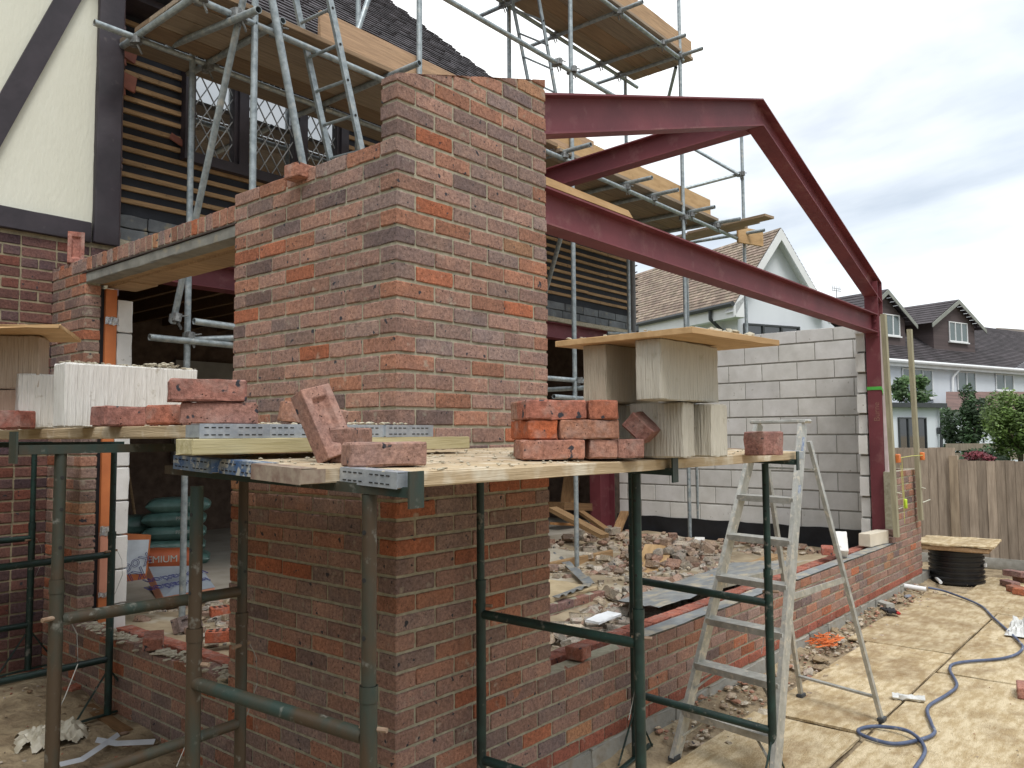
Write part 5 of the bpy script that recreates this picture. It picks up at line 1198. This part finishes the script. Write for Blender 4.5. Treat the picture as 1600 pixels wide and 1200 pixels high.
# black inspection chamber with board on top
cx, cy = 8.42, -.26; t = thing('inspection_chamber', 'black ribbed plastic inspection chamber standing by the fence', 'chamber', (cx, cy, -.5))
q = MB(); q.tube((cx, cy, -.5), (cx, cy, -.115), .275, 40)
for k in range(7): q.tube((cx, cy, -.49+k*.056), (cx, cy, -.468+k*.056), .292, 40)
q.build('ribbed_riser', mat('black_plastic', (.012, .012, .014), None, 9, .35), t)
q = MB(); q.box((cx-.04, cy-.31, -.30), (cx+.03, cy-.2935, -.26)); q.build('label_sticker', WHITE, t)
q = MB(); q.rbox((cx+.02, cy, -.085), (.72, .74, .05), rot=RZ(4), seg=(3, 3, 1), jit=.003); q.build('timber_frame', RAWW, t)
q = MB(); q.rbox((cx+.06, cy-.02, -.045), (.82, .80, .02), rot=RZ(4), seg=(5, 5, 1), jit=.004); q.build('cover_board', SHEET, loc=(cx, cy, -.045), label='muddy plywood cover lying on the black chamber', cat='board')
# left ground items
t_ = at('z', -.36, 80, 1150); q = MB(); n = 44; vs = []
for i in range(n+1):
    for j in range(n+1):
        u, v = i/n*2-1, j/n*2-1; k = max(0, 1-u*u-v*v*.9); vs.append((t_.x+u*.20, t_.y+v*.16, zg(t_.x, t_.y)+.01+.10*k**.6*(.7+.55*noise.noise(Vector((u*3, v*3, 4)))+.35*noise.noise(Vector((u*8, v*8, 4))))))
q.add(vs, [(i*(n+1)+j, (i+1)*(n+1)+j, (i+1)*(n+1)+j+1, i*(n+1)+j+1) for i in range(n) for j in range(n) if math.hypot((i+.5)/n*2-1, (j+.5)/n*2-1) < .92+.3*noise.noise(Vector((i*.12, j*.12, 2)))], True)
q.build('plastic_bag', mat('milky_plastic', (.60, .56, .46), (.42, .38, .29), 9, .35, .5, 20), loc=t_, label='crumpled milky plastic bag on the dirt at lower left', cat='bag')
q = MB(); P = [at('z', -.345, *p) for p in ((95, 1198), (130, 1190), (160, 1170), (188, 1150))]
for i in range(3):
    w_ = Vector((.0, .035, .012)); q.add([P[i], P[i+1], P[i+1]+w_, P[i]+w_], [(0, 1, 2, 3)], True)
P = [at('z', -.345, *p) for p in ((148, 1160), (180, 1166), (240, 1163))]
for i in range(2):
    w_ = Vector((.03, .04, .01)); q.add([P[i], P[i+1], P[i+1]+w_, P[i]+w_], [(0, 1, 2, 3)], True)
q.build('plastic_strip', mat('white_plastic', (.52, .55, .60), None, 5, .4), loc=P[0], label='crossed white plastic strips lying on the dirt at lower left', cat='plastic')
c = at('z', -.36, 118, 1085); loose('orange red brick half lying in the dirt at lower left', (c.x, c.y, zg(c.x, c.y)+.01), RZ(20), (.45, .16, .10), size=(.13, .08, .03))
plank('thin flat board lying beside the foot of the second side trestle', at('z', -.36, 135, 1103), at('z', -.37, 198, 1143), .07, .012, (.5, .42, .33), group=None)

# ------------------------------------------------------------------ fence, neighbours, trees
FW = mat('fence_wood', (.42, .35, .285), (.28, .23, .185), 5, .9, .3, 20, stretch=(6, 6, .6), attr=True)
def fence(lab, y0, y1, x, z0, z1):
    t = thing('fence', lab, 'fence', (x, y0, z0), 'timber fence panels'); q = MB(); y = y1
    while y > y0:
        k = random.uniform(.72, 1.1); q.col = (k, k*.98, k*.95); w_ = .115; q.box((x-.012-random.uniform(0, .006), y-w_+.006, z0), (x, y-.003, z1+random.uniform(-.008, .008)), rot=RZ(4)); y -= w_*.93
    q.build('boards', FW, t); q = MB(); q.col = (.8, .8, .8); q.box((x+.01, y0, z0+.2), (x+.05, y1, z0+.28)); q.box((x+.01, y0, z1-.3), (x+.05, y1, z1-.22)); q.build('rail', FW, t)
    q = MB(); q.col = (.7, .7, .68); q.rbox((x+.0, (y0+y1)/2, z0-.06), (.05, y1-y0, .14), seg=(1, 6, 1)); q.build('gravel_board', CONC, t)
    for yy in (y1+.05,):
        q = MB(); q.col = (.95, .9, .8); q.box((x-.06, yy-.05, z0-.05), (x+.04, yy+.05, z1+.06)); q.build('fence_post', FW, t)
fence('lower right fence panel of weathered boards', -1.95, -.06, 9.75, -.38, .87); fence('right fence panel beyond the photo edge', -4.2, -2.05, 9.75, -.38, .87)
fence('taller fence panel behind the half built brick pier', .04, 1.9, 9.75, -.38, 1.03); fence('taller fence panel further back behind the block wall', 2.0, 3.9, 9.75, -.38, 1.03)
q = MB(); 
for i in range(2600):
    x, y = random.uniform(10, 22), random.uniform(-8, 6); 
q = MB(); q.add([(9.9, -14, -.40), (60, -30, -.40), (60, 50, -.40), (9.9, 20, -.40)], [(0, 1, 2, 3)]); q.build('neighbour_lawn', mat('lawn', (.10, .14, .05), (.06, .09, .03), 1, .95), kind='structure')

def dirv(px): 
    d = _f+_R*(px-800)/F; return Vector((d.x, d.y, 0)).normalized()
def pd(px, py, D_): return from_px(px, py, D_)
# white gabled neighbour
gh = thing('gabled_house', 'white rendered gabled house with pale brown tiled roof, behind the red frame', 'house', tuple(pd(1200, 700, 21)*1))
D0 = 21.0; A0 = pd(1220, 356, D0); h = R(66); rd = Vector((math.cos(h), math.sin(h), 0)); gd = Vector((math.sin(h), -math.cos(h), 0))   # ridge direction away, gable direction to the right
E1 = pd(1126, 478, D0*.985); sl_w = -(E1-A0).dot(gd); rise = A0.z-E1.z
Lr = 12; lowR = 1.25
EL = A0-gd*sl_w-Vector((0, 0, rise)); ER = A0+gd*sl_w*1.0-Vector((0, 0, rise*1.0))
q = MB(); gz = -.4; wi = .30
WL_ = A0-gd*(sl_w-wi); WR_ = A0+gd*(sl_w+1.0)
kz = rise/sl_w
def gp(s_, z): return Vector((A0.x+gd.x*s_, A0.y+gd.y*s_, z))+rd*.28
q.poly([gp(-sl_w+wi, gz), gp(sl_w+.9, gz), gp(sl_w+.9, A0.z-kz*(sl_w+.9)-.12 if False else EL.z-.6), gp(sl_w-.05, EL.z-.02), gp(0, A0.z-.14), gp(-sl_w+wi, EL.z+kz*wi-.14)], rd*Lr); q.build('walls', WREND, gh)
q = MB(); tl_ = mat('pale_brown_tiles', (.36, .285, .225), (.25, .19, .15), 3, .9, .3, 40, attr=True)
for sg in (-1, 1):
    slope = Vector((gd.x*sg*sl_w, gd.y*sg*sl_w, -rise)); Ls = slope.length; sn = slope.normalized(); nn = rd.cross(sn); nn = nn if nn.z > 0 else -nn
    nC = int(Ls*1.05/.115)
    for k in range(nC):
        a = A0+sn*(k*.115); b = A0+sn*((k+1.15)*.115)
        u = 0.0-(k % 2)*.09
        while u < Lr:
            kq = random.uniform(.75, 1.2); q.col = (kq, kq*random.uniform(.95, 1.03), kq*.97); uu = max(u, 0); e = u+.17
            q.add([a+rd*uu+nn*.01, b+rd*uu+nn*.03, b+rd*e+nn*.03, a+rd*e+nn*.01, b+rd*uu, b+rd*e], [(0, 1, 2, 3), (1, 4, 5, 2)]); u += .18
q.build('tiled_roof', tl_, gh)
q = MB()
for sg in (-1, 1):
    slope = Vector((gd.x*sg*sl_w, gd.y*sg*sl_w, -rise))*1.04
    a, b = A0-rd*.02-Vector((0, 0, .02)), A0+slope-rd*.02-Vector((0, 0, .02)); q.poly([a, b, b-Vector((0, 0, .26)), a-Vector((0, 0, .30))], rd*.05)
    q.poly([a+rd*.05-Vector((0, 0, .10)), b+rd*.05-Vector((0, 0, .10)), b+rd*.05-Vector((0, 0, .13)), a+rd*.05-Vector((0, 0, .13))], rd*.3)
q.build('barge_board', WHITE, gh)
q = MB(); e = EL-gd*.02; q.poly([e-rd*.02+Vector((0, 0, -.03)), e-rd*.02+Vector((0, 0, -.36)), e+gd*.35-rd*.02+Vector((0, 0, -.36)), e+gd*.35-rd*.02+Vector((0, 0, .2))], rd*Lr); q.build('white_soffit', WHITE, gh)
q = MB(); q.tube(e-gd*.07+Vector((0, 0, -.03)), e-gd*.07+rd*Lr+Vector((0, 0, -.03)), .065, 8); g0 = e-gd*.05+rd*.9; q.path([g0+Vector((0, 0, -.05)), g0+Vector((0, 0, -.3)), g0+gd*.5+Vector((0, 0, -.75))+rd*-.1, g0+gd*.55+Vector((0, 0, -3))-rd*.1], .05, 8); q.build('black_gutter', GREY, gh)
def farwin(parent, p, ux, w_, h_, n, frame=WHITE, out=Vector((0, 0, 0)), glass=None):
    """window centred at p on a wall whose horizontal direction is ux and outward normal out"""
    wn = MB(); fr_ = .05; a = p-ux*w_/2-Vector((0, 0, h_/2)); up = Vector((0, 0, 1))
    g = MB(); g.poly([a, a+ux*w_, a+ux*w_+up*h_, a+up*h_], out*.02); go = g.build('window', glass or GLASSF, parent)
    wn.poly([a, a+ux*fr_, a+ux*fr_+up*h_, a+up*h_], out*.06); wn.poly([a+ux*(w_-fr_), a+ux*w_, a+ux*w_+up*h_, a+ux*(w_-fr_)+up*h_], out*.06)
    wn.poly([a+ux*fr_, a+ux*(w_-fr_), a+ux*(w_-fr_)+up*fr_, a+ux*fr_+up*fr_], out*.06); wn.poly([a+ux*fr_+up*(h_-fr_), a+ux*(w_-fr_)+up*(h_-fr_), a+ux*(w_-fr_)+up*h_, a+ux*fr_+up*h_], out*.06)
    for k in range(1, n):
        c = a+ux*(w_*k/n); wn.poly([c-ux*.03+up*fr_, c+ux*.03+up*fr_, c+ux*.03+up*(h_-fr_), c-ux*.03+up*(h_-fr_)], out*.058)
    if frame is WHITE: wn.poly([a-ux*.05-up*.07, a+ux*(w_+.05)-up*.07, a+ux*(w_+.05)-up*.005, a-ux*.05-up*.005], out*.12)
    fo = wn.build('frame', frame, parent); fo.parent = go; fo.location = (0, 0, 0); fo.location = WL[fo.name]-WL[go.name]
    return go
c = pd(1205, 517, D0*1.0); so_ = (c-A0).dot(gd); p = gp(so_, c.z-.45)-rd*.02; farwin(gh, p, gd, 1.9, 1.2, 3, GREY, -rd, GLASS)
# small lower white roof piece to the right of it
# dormered white house
dh = thing('dormer_house', 'long white house with dark roof and two brown clad dormers', 'house', tuple(pd(1500, 700, 40)))
hd = R(-17); ux = Vector((math.cos(hd), math.sin(hd), 0)); nv = Vector((ux.y, -ux.x, 0))
if nv.dot(CAM-pd(1500, 600, 40)) < 0: nv = -nv
P0 = pd(1500, 573, 40); 
def hp_(px, off=0, z=None, py=None):
    """point on the facade plane seen at column px"""
    d = _f+_R*(px-800)/F-_U*((py if py else 600)-600)/F; t_ = (P0-nv*off-CAM).dot(nv)/d.dot(nv); p = CAM+d*t_
    if z is not None: p = Vector((p.x, p.y, z))
    return p
def hpv(px, py, off=0): return hp_(px, off, None, py)
ez = hpv(1500, 573).z; ed = 30
L0_, R0_ = hp_(1270, 0, -.4), hp_(1760, 0, -.4)
q = MB(); q.poly([L0_, R0_, Vector((R0_.x, R0_.y, ez)), Vector((L0_.x, L0_.y, ez))], -nv*8); q.build('walls', WREND, dh)
rp_ = .74; DT = mat('dark_brown_tiles', (.078, .066, .072), (.046, .039, .042), 1.2, .9, .4, 12, attr=True)
q = MB(); nC = 30; top = 4.2
for k in range(nC):
    a = k/nC*top; b = (k+1.1)/nC*top; kq = random.uniform(.85, 1.1)
    le, re_ = L0_-ux*.3, R0_+ux*.3; u = 0; Lw = (re_-le).length
    while u < Lw:
        kq = random.uniform(.7, 1.25); q.col = (kq, kq, kq); e = u+.35
        A_ = le+ux*u; B_ = le+ux*min(e, Lw)
        q.add([Vector((A_.x, A_.y, 0))+nv*(.35-a)+Vector((0, 0, ez+a*rp_+.05)), Vector((B_.x, B_.y, 0))+nv*(.35-a)+Vector((0, 0, ez+a*rp_+.05)), Vector((B_.x, B_.y, 0))+nv*(.35-b)+Vector((0, 0, ez+b*rp_+.02)), Vector((A_.x, A_.y, 0))+nv*(.35-b)+Vector((0, 0, ez+b*rp_+.02))], [(0, 1, 2, 3)]); u = e
re2 = R0_+ux*.3; le2 = L0_-ux*.3; q.col = (1, 1, 1)
q.add([Vector((le2.x, le2.y, ez+top*rp_))-nv*(top-.35), Vector((re2.x, re2.y, ez+top*rp_))-nv*(top-.35), Vector((re2.x, re2.y, ez))-nv*(2*top), Vector((le2.x, le2.y, ez))-nv*(2*top)], [(0, 1, 2, 3)])
q.build('roof', DT, dh)
q = MB(); a, b = L0_-ux*.3, R0_+ux*.3; a = Vector((a.x, a.y, ez))+nv*.4; b = Vector((b.x, b.y, ez))+nv*.4; q.tube(a, b, .09, 8); q.poly([a-nv*.1, b-nv*.1, b-nv*.1-Vector((0, 0, .22)), a-nv*.1-Vector((0, 0, .22))], -nv*.3)
g0 = hpv(1492, 575)+nv*.1; q.path([g0+nv*.2, hpv(1485, 590)+nv*.12, hpv(1485, 640)+nv*.12], .06, 8); q.build('gutter', WHITE, dh)
for (x0, x1, y0, y1, n) in ((1408, 1457, 575, 622, 3), (1494, 1524, 580, 614, 2), (1554, 1583, 584, 611, 2)):
    a, b = hpv(x0, y0), hpv(x1, y1); c = (a+b)/2; farwin(dh, Vector((c.x, c.y, c.z))+nv*.01, ux, (Vector((b.x-a.x, b.y-a.y, 0))).length, abs(a.z-b.z), n, WHITE, nv)
def dormer(pxl, pxr, pyr, pye, pyb, wx0, wx1, wy0, wy1, back):
    off = .9
    a, b, r_ = hpv(pxl, pye, off), hpv(pxr, pye+4, off), hpv((pxl+pxr)/2-2, pyr, off); base = hpv((pxl+pxr)/2, pyb, off)
    W_ = (b-a).dot(ux); c0 = Vector((r_.x, r_.y, 0)); zr, zeave, zb = r_.z, (a.z+b.z)/2, ez+.3
    q = MB(); s_ = W_/2
    F_ = lambda s, z: c0+ux*s+Vector((0, 0, z))
    q.poly([F_(-s_*.82, zb), F_(s_*.82, zb), F_(s_*.82, zeave+.1), F_(0, zr-.12), F_(-s_*.82, zeave+.1)], -nv*back); q.build('dormer_wall', mat('brown_cladding', (.105, .078, .078), (.072, .053, .054), .8, .8, .6, 4, stretch=(.1, .1, 9)), dh)
    q = MB(); fwd = nv*.3
    q.col = (1, 1, 1)
    for sg in (-1, 1):
        e = F_(sg*s_*1.08, zeave-.1); rr = F_(0, zr); n_ = 9
        for k in range(n_):
            kq = random.uniform(.85, 1.15); q.col = (kq,)*3; A_ = rr.lerp(e, k/n_); B_ = rr.lerp(e, (k+1.1)/n_); q.add([A_+fwd, B_+fwd+Vector((0, 0, .03)), B_-nv*back+Vector((0, 0, .03)), A_-nv*back], [(0, 1, 2, 3)])
    q.build('dormer_roof', DT, dh)
    q = MB()
    for sg in (-1, 1):
        e = F_(sg*s_*1.08, zeave-.1)+fwd; rr = F_(0, zr)+fwd; q.poly([rr-Vector((0, 0, .02)), e-Vector((0, 0, .02)), e-Vector((0, 0, .22)), rr-Vector((0, 0, .24))], nv*.04)
    q.build('barge_board', mat('weathered_barge', (.30, .31, .28), None, 3), dh)
    w0, w1 = hpv(wx0, wy0, off), hpv(wx1, wy1, off); c = (w0+w1)/2; farwin(dh, c+nv*.01, ux, (w1-w0).dot(ux), abs(w0.z-w1.z), 3, WHITE, nv)
dormer(1338, 1422, 453, 498, 545, 1372, 1405, 489, 526, 4.5); dormer(1452, 1530, 469, 506, 545, 1481, 1511, 502, 536, 4.5)
q = MB(); p = hpv(1307, 455, 4); q.tube(p-Vector((0, 0, 1.5)), p+Vector((0, 0, .1)), .02, 6)
for k in range(5): q.tube(p+ux*(-.3+k*.15)-Vector((0, 0, .0)), p+ux*(-.3+k*.15)+Vector((0, 0, .0))-nv*.01+Vector((0, 0, .28)), .012, 5)
q.tube(p-ux*.4+Vector((0, 0, .14)), p+ux*.4+Vector((0, 0, .14)), .015, 5); q.tube(p-ux*.4+Vector((0, 0, .02)), p+ux*.4+Vector((0, 0, .02)), .015, 5); q.build('aerial', mat('aerial_grey', (.35, .35, .35), None, 3), dh)
# brick lower wall strip of neighbour (brown tiled porch) right of it
pr = thing('tiled_porch', 'low brown tiled lean to roof below the white windows', 'building', tuple(hp_(1560, -2, -.4)))
a, b = hpv(1478, 612, -1.0), hpv(1720, 612, -1.0); c_, d_ = hpv(1478, 640, -4.5), hpv(1720, 640, -4.5)
q = MB(); 
for k in range(16):
    kq = random.uniform(.8, 1.2); q.col = (kq,)*3; q.add([a.lerp(c_, k/16), b.lerp(d_, k/16), b.lerp(d_, (k+1.1)/16)+Vector((0, 0, -.0)), a.lerp(c_, (k+1.1)/16)], [(0, 1, 2, 3)])
q.build('roof', mat('brown_tiles', (.17, .10, .085), (.11, .065, .055), 1.5, .9, .3, 10, attr=True), pr)
q = MB(); q.poly([c_+nv*-.3, d_+nv*-.3, Vector((d_.x, d_.y, -.4))+nv*-.3, Vector((c_.x, c_.y, -.4))+nv*-.3], -nv*2.5); q.build('walls', WREND, pr)
# far right hipped roof house
fh = thing('hipped_house', 'distant brown hipped roof house at the right edge', 'house', tuple(pd(1580, 700, 62)))
R1, R2 = pd(1557, 512, 62), pd(1700, 522, 62); e1, e2 = pd(1525, 545, 60), pd(1600, 556, 56); e3 = pd(1760, 560, 60); e4 = pd(1500, 552, 66)
q = MB(); q.add([R1, e1, e2, R2, e3, e4], [(0, 1, 2), (0, 2, 4, 3), (0, 5, 1)]); q.build('roof', mat('olive_tiles', (.20, .17, .14), (.12, .10, .085), .8, .9, .5, 6), fh)
q = MB(); g = Vector((0, 0, -.4)); n_ = 0
for A_, B_ in ((e1, e2), (e2, e3), (e4, e1)):
    A2, B2 = A_*1, B_*1; q.poly([A2-Vector((0, 0, .1)), B2-Vector((0, 0, .1)), Vector((B2.x, B2.y, -.4)), Vector((A2.x, A2.y, -.4))], (A2-CAM).normalized()*.3)
q.build('walls', WREND, fh)
q = MB(); p = pd(1578, 527, 55); q.tube(p, p-Vector((0, 0, 1.3)), .05, 6); q.tube(p-ux*.35-Vector((0, 0, .3)), p+ux*.35-Vector((0, 0, .3)), .04, 6); q.build('aerial_mast', WHITE, fh)
# flat roofed white extension
fx = thing('flat_roof_extension', 'small white flat roofed extension with dark glazed door behind the fence', 'building', tuple(pd(1430, 700, 30)))
P0s = P0*1; P0 = pd(1430, 640, 30)
def ev(px, py, off=0): return hpv(px, py, off)
a, b, c_, d_ = ev(1350, 634), ev(1476, 634), ev(1476, 760), ev(1350, 760)
q = MB(); q.poly([a, b, Vector((b.x, b.y, -.4)), Vector((a.x, a.y, -.4))], -nv*4); q.build('walls', WREND, fx)
q = MB(); a, b = ev(1340, 628, -.25), ev(1480, 630, -.25); q.poly([a, b, b+Vector((0, 0, -.17)), a+Vector((0, 0, -.17))], -nv*4.5); q.build('roof_slab', GREY, fx)
q = MB(); q.path([ev(1476, 636, -.2), ev(1471, 645, -.15), ev(1471, 770, -.15)], .06, 8); q.build('drainpipe', GREY, fx)
a, b = ev(1402, 652), ev(1445, 652); hgt = a.z+.4; c = (a+b)/2; farwin(fx, Vector((c.x, c.y, a.z-hgt/2))+nv*.01, ux, (b-a).dot(ux), hgt, 3, GREY, nv, GLASS)
q = MB(); p = ev(1464, 673); q.rbox(p+nv*.06, (.1, .1, .25), seg=(1, 1, 1)); q.build('wall_lamp', GREY, fx)
P0 = P0s
# trees
LEAFM = {}
def leafmat(n, a, b):
    m = mat(n, a, b, 1.2, .6, attr=True); return m
def tree(lab, c, rx, ry, rz, n, leaf, m, trunk=1.0, name='tree', grp=None, seed=1, clumps=26, cat='tree'):
    rnd = random.Random(seed); c = Vector(c); t = thing(name, lab, cat, (c.x, c.y, -.4), grp); q = MB()
    cl = []
    for i in range(clumps):
        d = Vector((rnd.gauss(0, 1), rnd.gauss(0, 1), rnd.gauss(0, 1))).normalized(); k = rnd.uniform(.45, .92); cl.append((Vector((d.x*rx*k, d.y*ry*k, d.z*rz*k)), rnd.uniform(.22, .42), rnd.uniform(.6, 1.3)))
    for i in range(n):
        o, s_, br = cl[rnd.randrange(clumps)]; d = Vector((rnd.gauss(0, 1), rnd.gauss(0, 1), rnd.gauss(0, 1))).normalized()*rnd.random()**.4
        p = c+o+Vector((d.x*rx, d.y*ry, d.z*rz))*s_; L_ = leaf*rnd.uniform(.6, 1.3); a = Vector((rnd.gauss(0, 1), rnd.gauss(0, 1), rnd.gauss(0, .7))).normalized(); b = a.orthogonal().normalized(); b = (b+a.cross(b)*rnd.uniform(-1, 1)).normalized()
        k = br*rnd.uniform(.7, 1.3); q.col = (k, k, k*.9); q.add([p-a*L_, p+b*L_*.45, p+a*L_, p-b*L_*.45], [(0, 1, 2, 3)])
    q.build('crown', m, t); q = MB(); b0 = Vector((c.x, c.y, -.42))
    q.tube(b0, c, .09*trunk, 8, r2=.04*trunk)
    for i in range(9): q.tube(b0.lerp(c, rnd.uniform(.55, .95)), c+cl[i][0]*.8, .03*trunk, 6, r2=.01*trunk)
    q.build('trunk', mat('bark', (.12, .09, .065), None, 8, .9), t)
LG = leafmat('leaf_green', (.085, .155, .045), (.04, .085, .025)); LB = leafmat('leaf_bright', (.13, .20, .045), (.06, .11, .025)); LM = leafmat('leaf_maple', (.22, .04, .06), (.13, .02, .03)); LD = leafmat('leaf_dark', (.05, .10, .035), (.025, .055, .02))
c = pd(1425, 612, 33); tree('green shrub showing above the flat white extension', c, .95, .8, .62, 2600, .085, LG, .8, seed=3)
c = pd(1385, 700, 31)
c = pd(1515, 662, 19); tree('loose dark green tree left of the rounded laurel', c, .62, .62, .85, 5200, .055, LD, .8, seed=5)
c = pd(1478, 668, 22); 
c = pd(1592, 655, 15); c.z -= .12; tree('dense rounded laurel bush at the right edge', c, .66, .62, .74, 10000, .042, LB, .8, seed=8, clumps=40, cat='bush')
c = pd(1530, 716, 12.2); tree('small red leaved maple peeping over the fence', c, .34, .26, .16, 1500, .03, LM, .4, seed=9, clumps=18)
c = pd(1540, 735, 16); tree('dark hedge behind the right fence panel', c, 1.1, .5, .5, 4200, .05, LD, .6, seed=11, clumps=40, name='hedge', cat='hedge')
# second fence / trellis behind
q = MB(); 
t = thing('fence', 'grey slatted fence panel behind the shrubs', 'fence', tuple(pd(1560, 720, 17)), None)
for k in range(7):
    q.col = (.8, .8, .75); a = pd(1478, 690, 17); b = pd(1700, 690, 17); q.poly([Vector((a.x, a.y, -.35+k*.2)), Vector((b.x, b.y, -.35+k*.2)), Vector((b.x, b.y, -.2+k*.2)), Vector((a.x, a.y, -.2+k*.2))], Vector((.02, .02, 0)))
q.build('slats', FW, t)

# added unseen hedge left of the camera to shade under the side boards
for i in range(5):
    tree(('unseen evergreen added to shade the yard, '+('nearest the house', 'second from the house', 'middle', 'fourth from the house', 'farthest from the house')[i]), (-4.6-.1*i, 2.9-1.7*i, 1.3), .8, 1.05, 1.75, 1500, .11, LD, 1, seed=20+i, name='hedge', cat='hedge', grp='unseen hedge added left of the yard for shade')
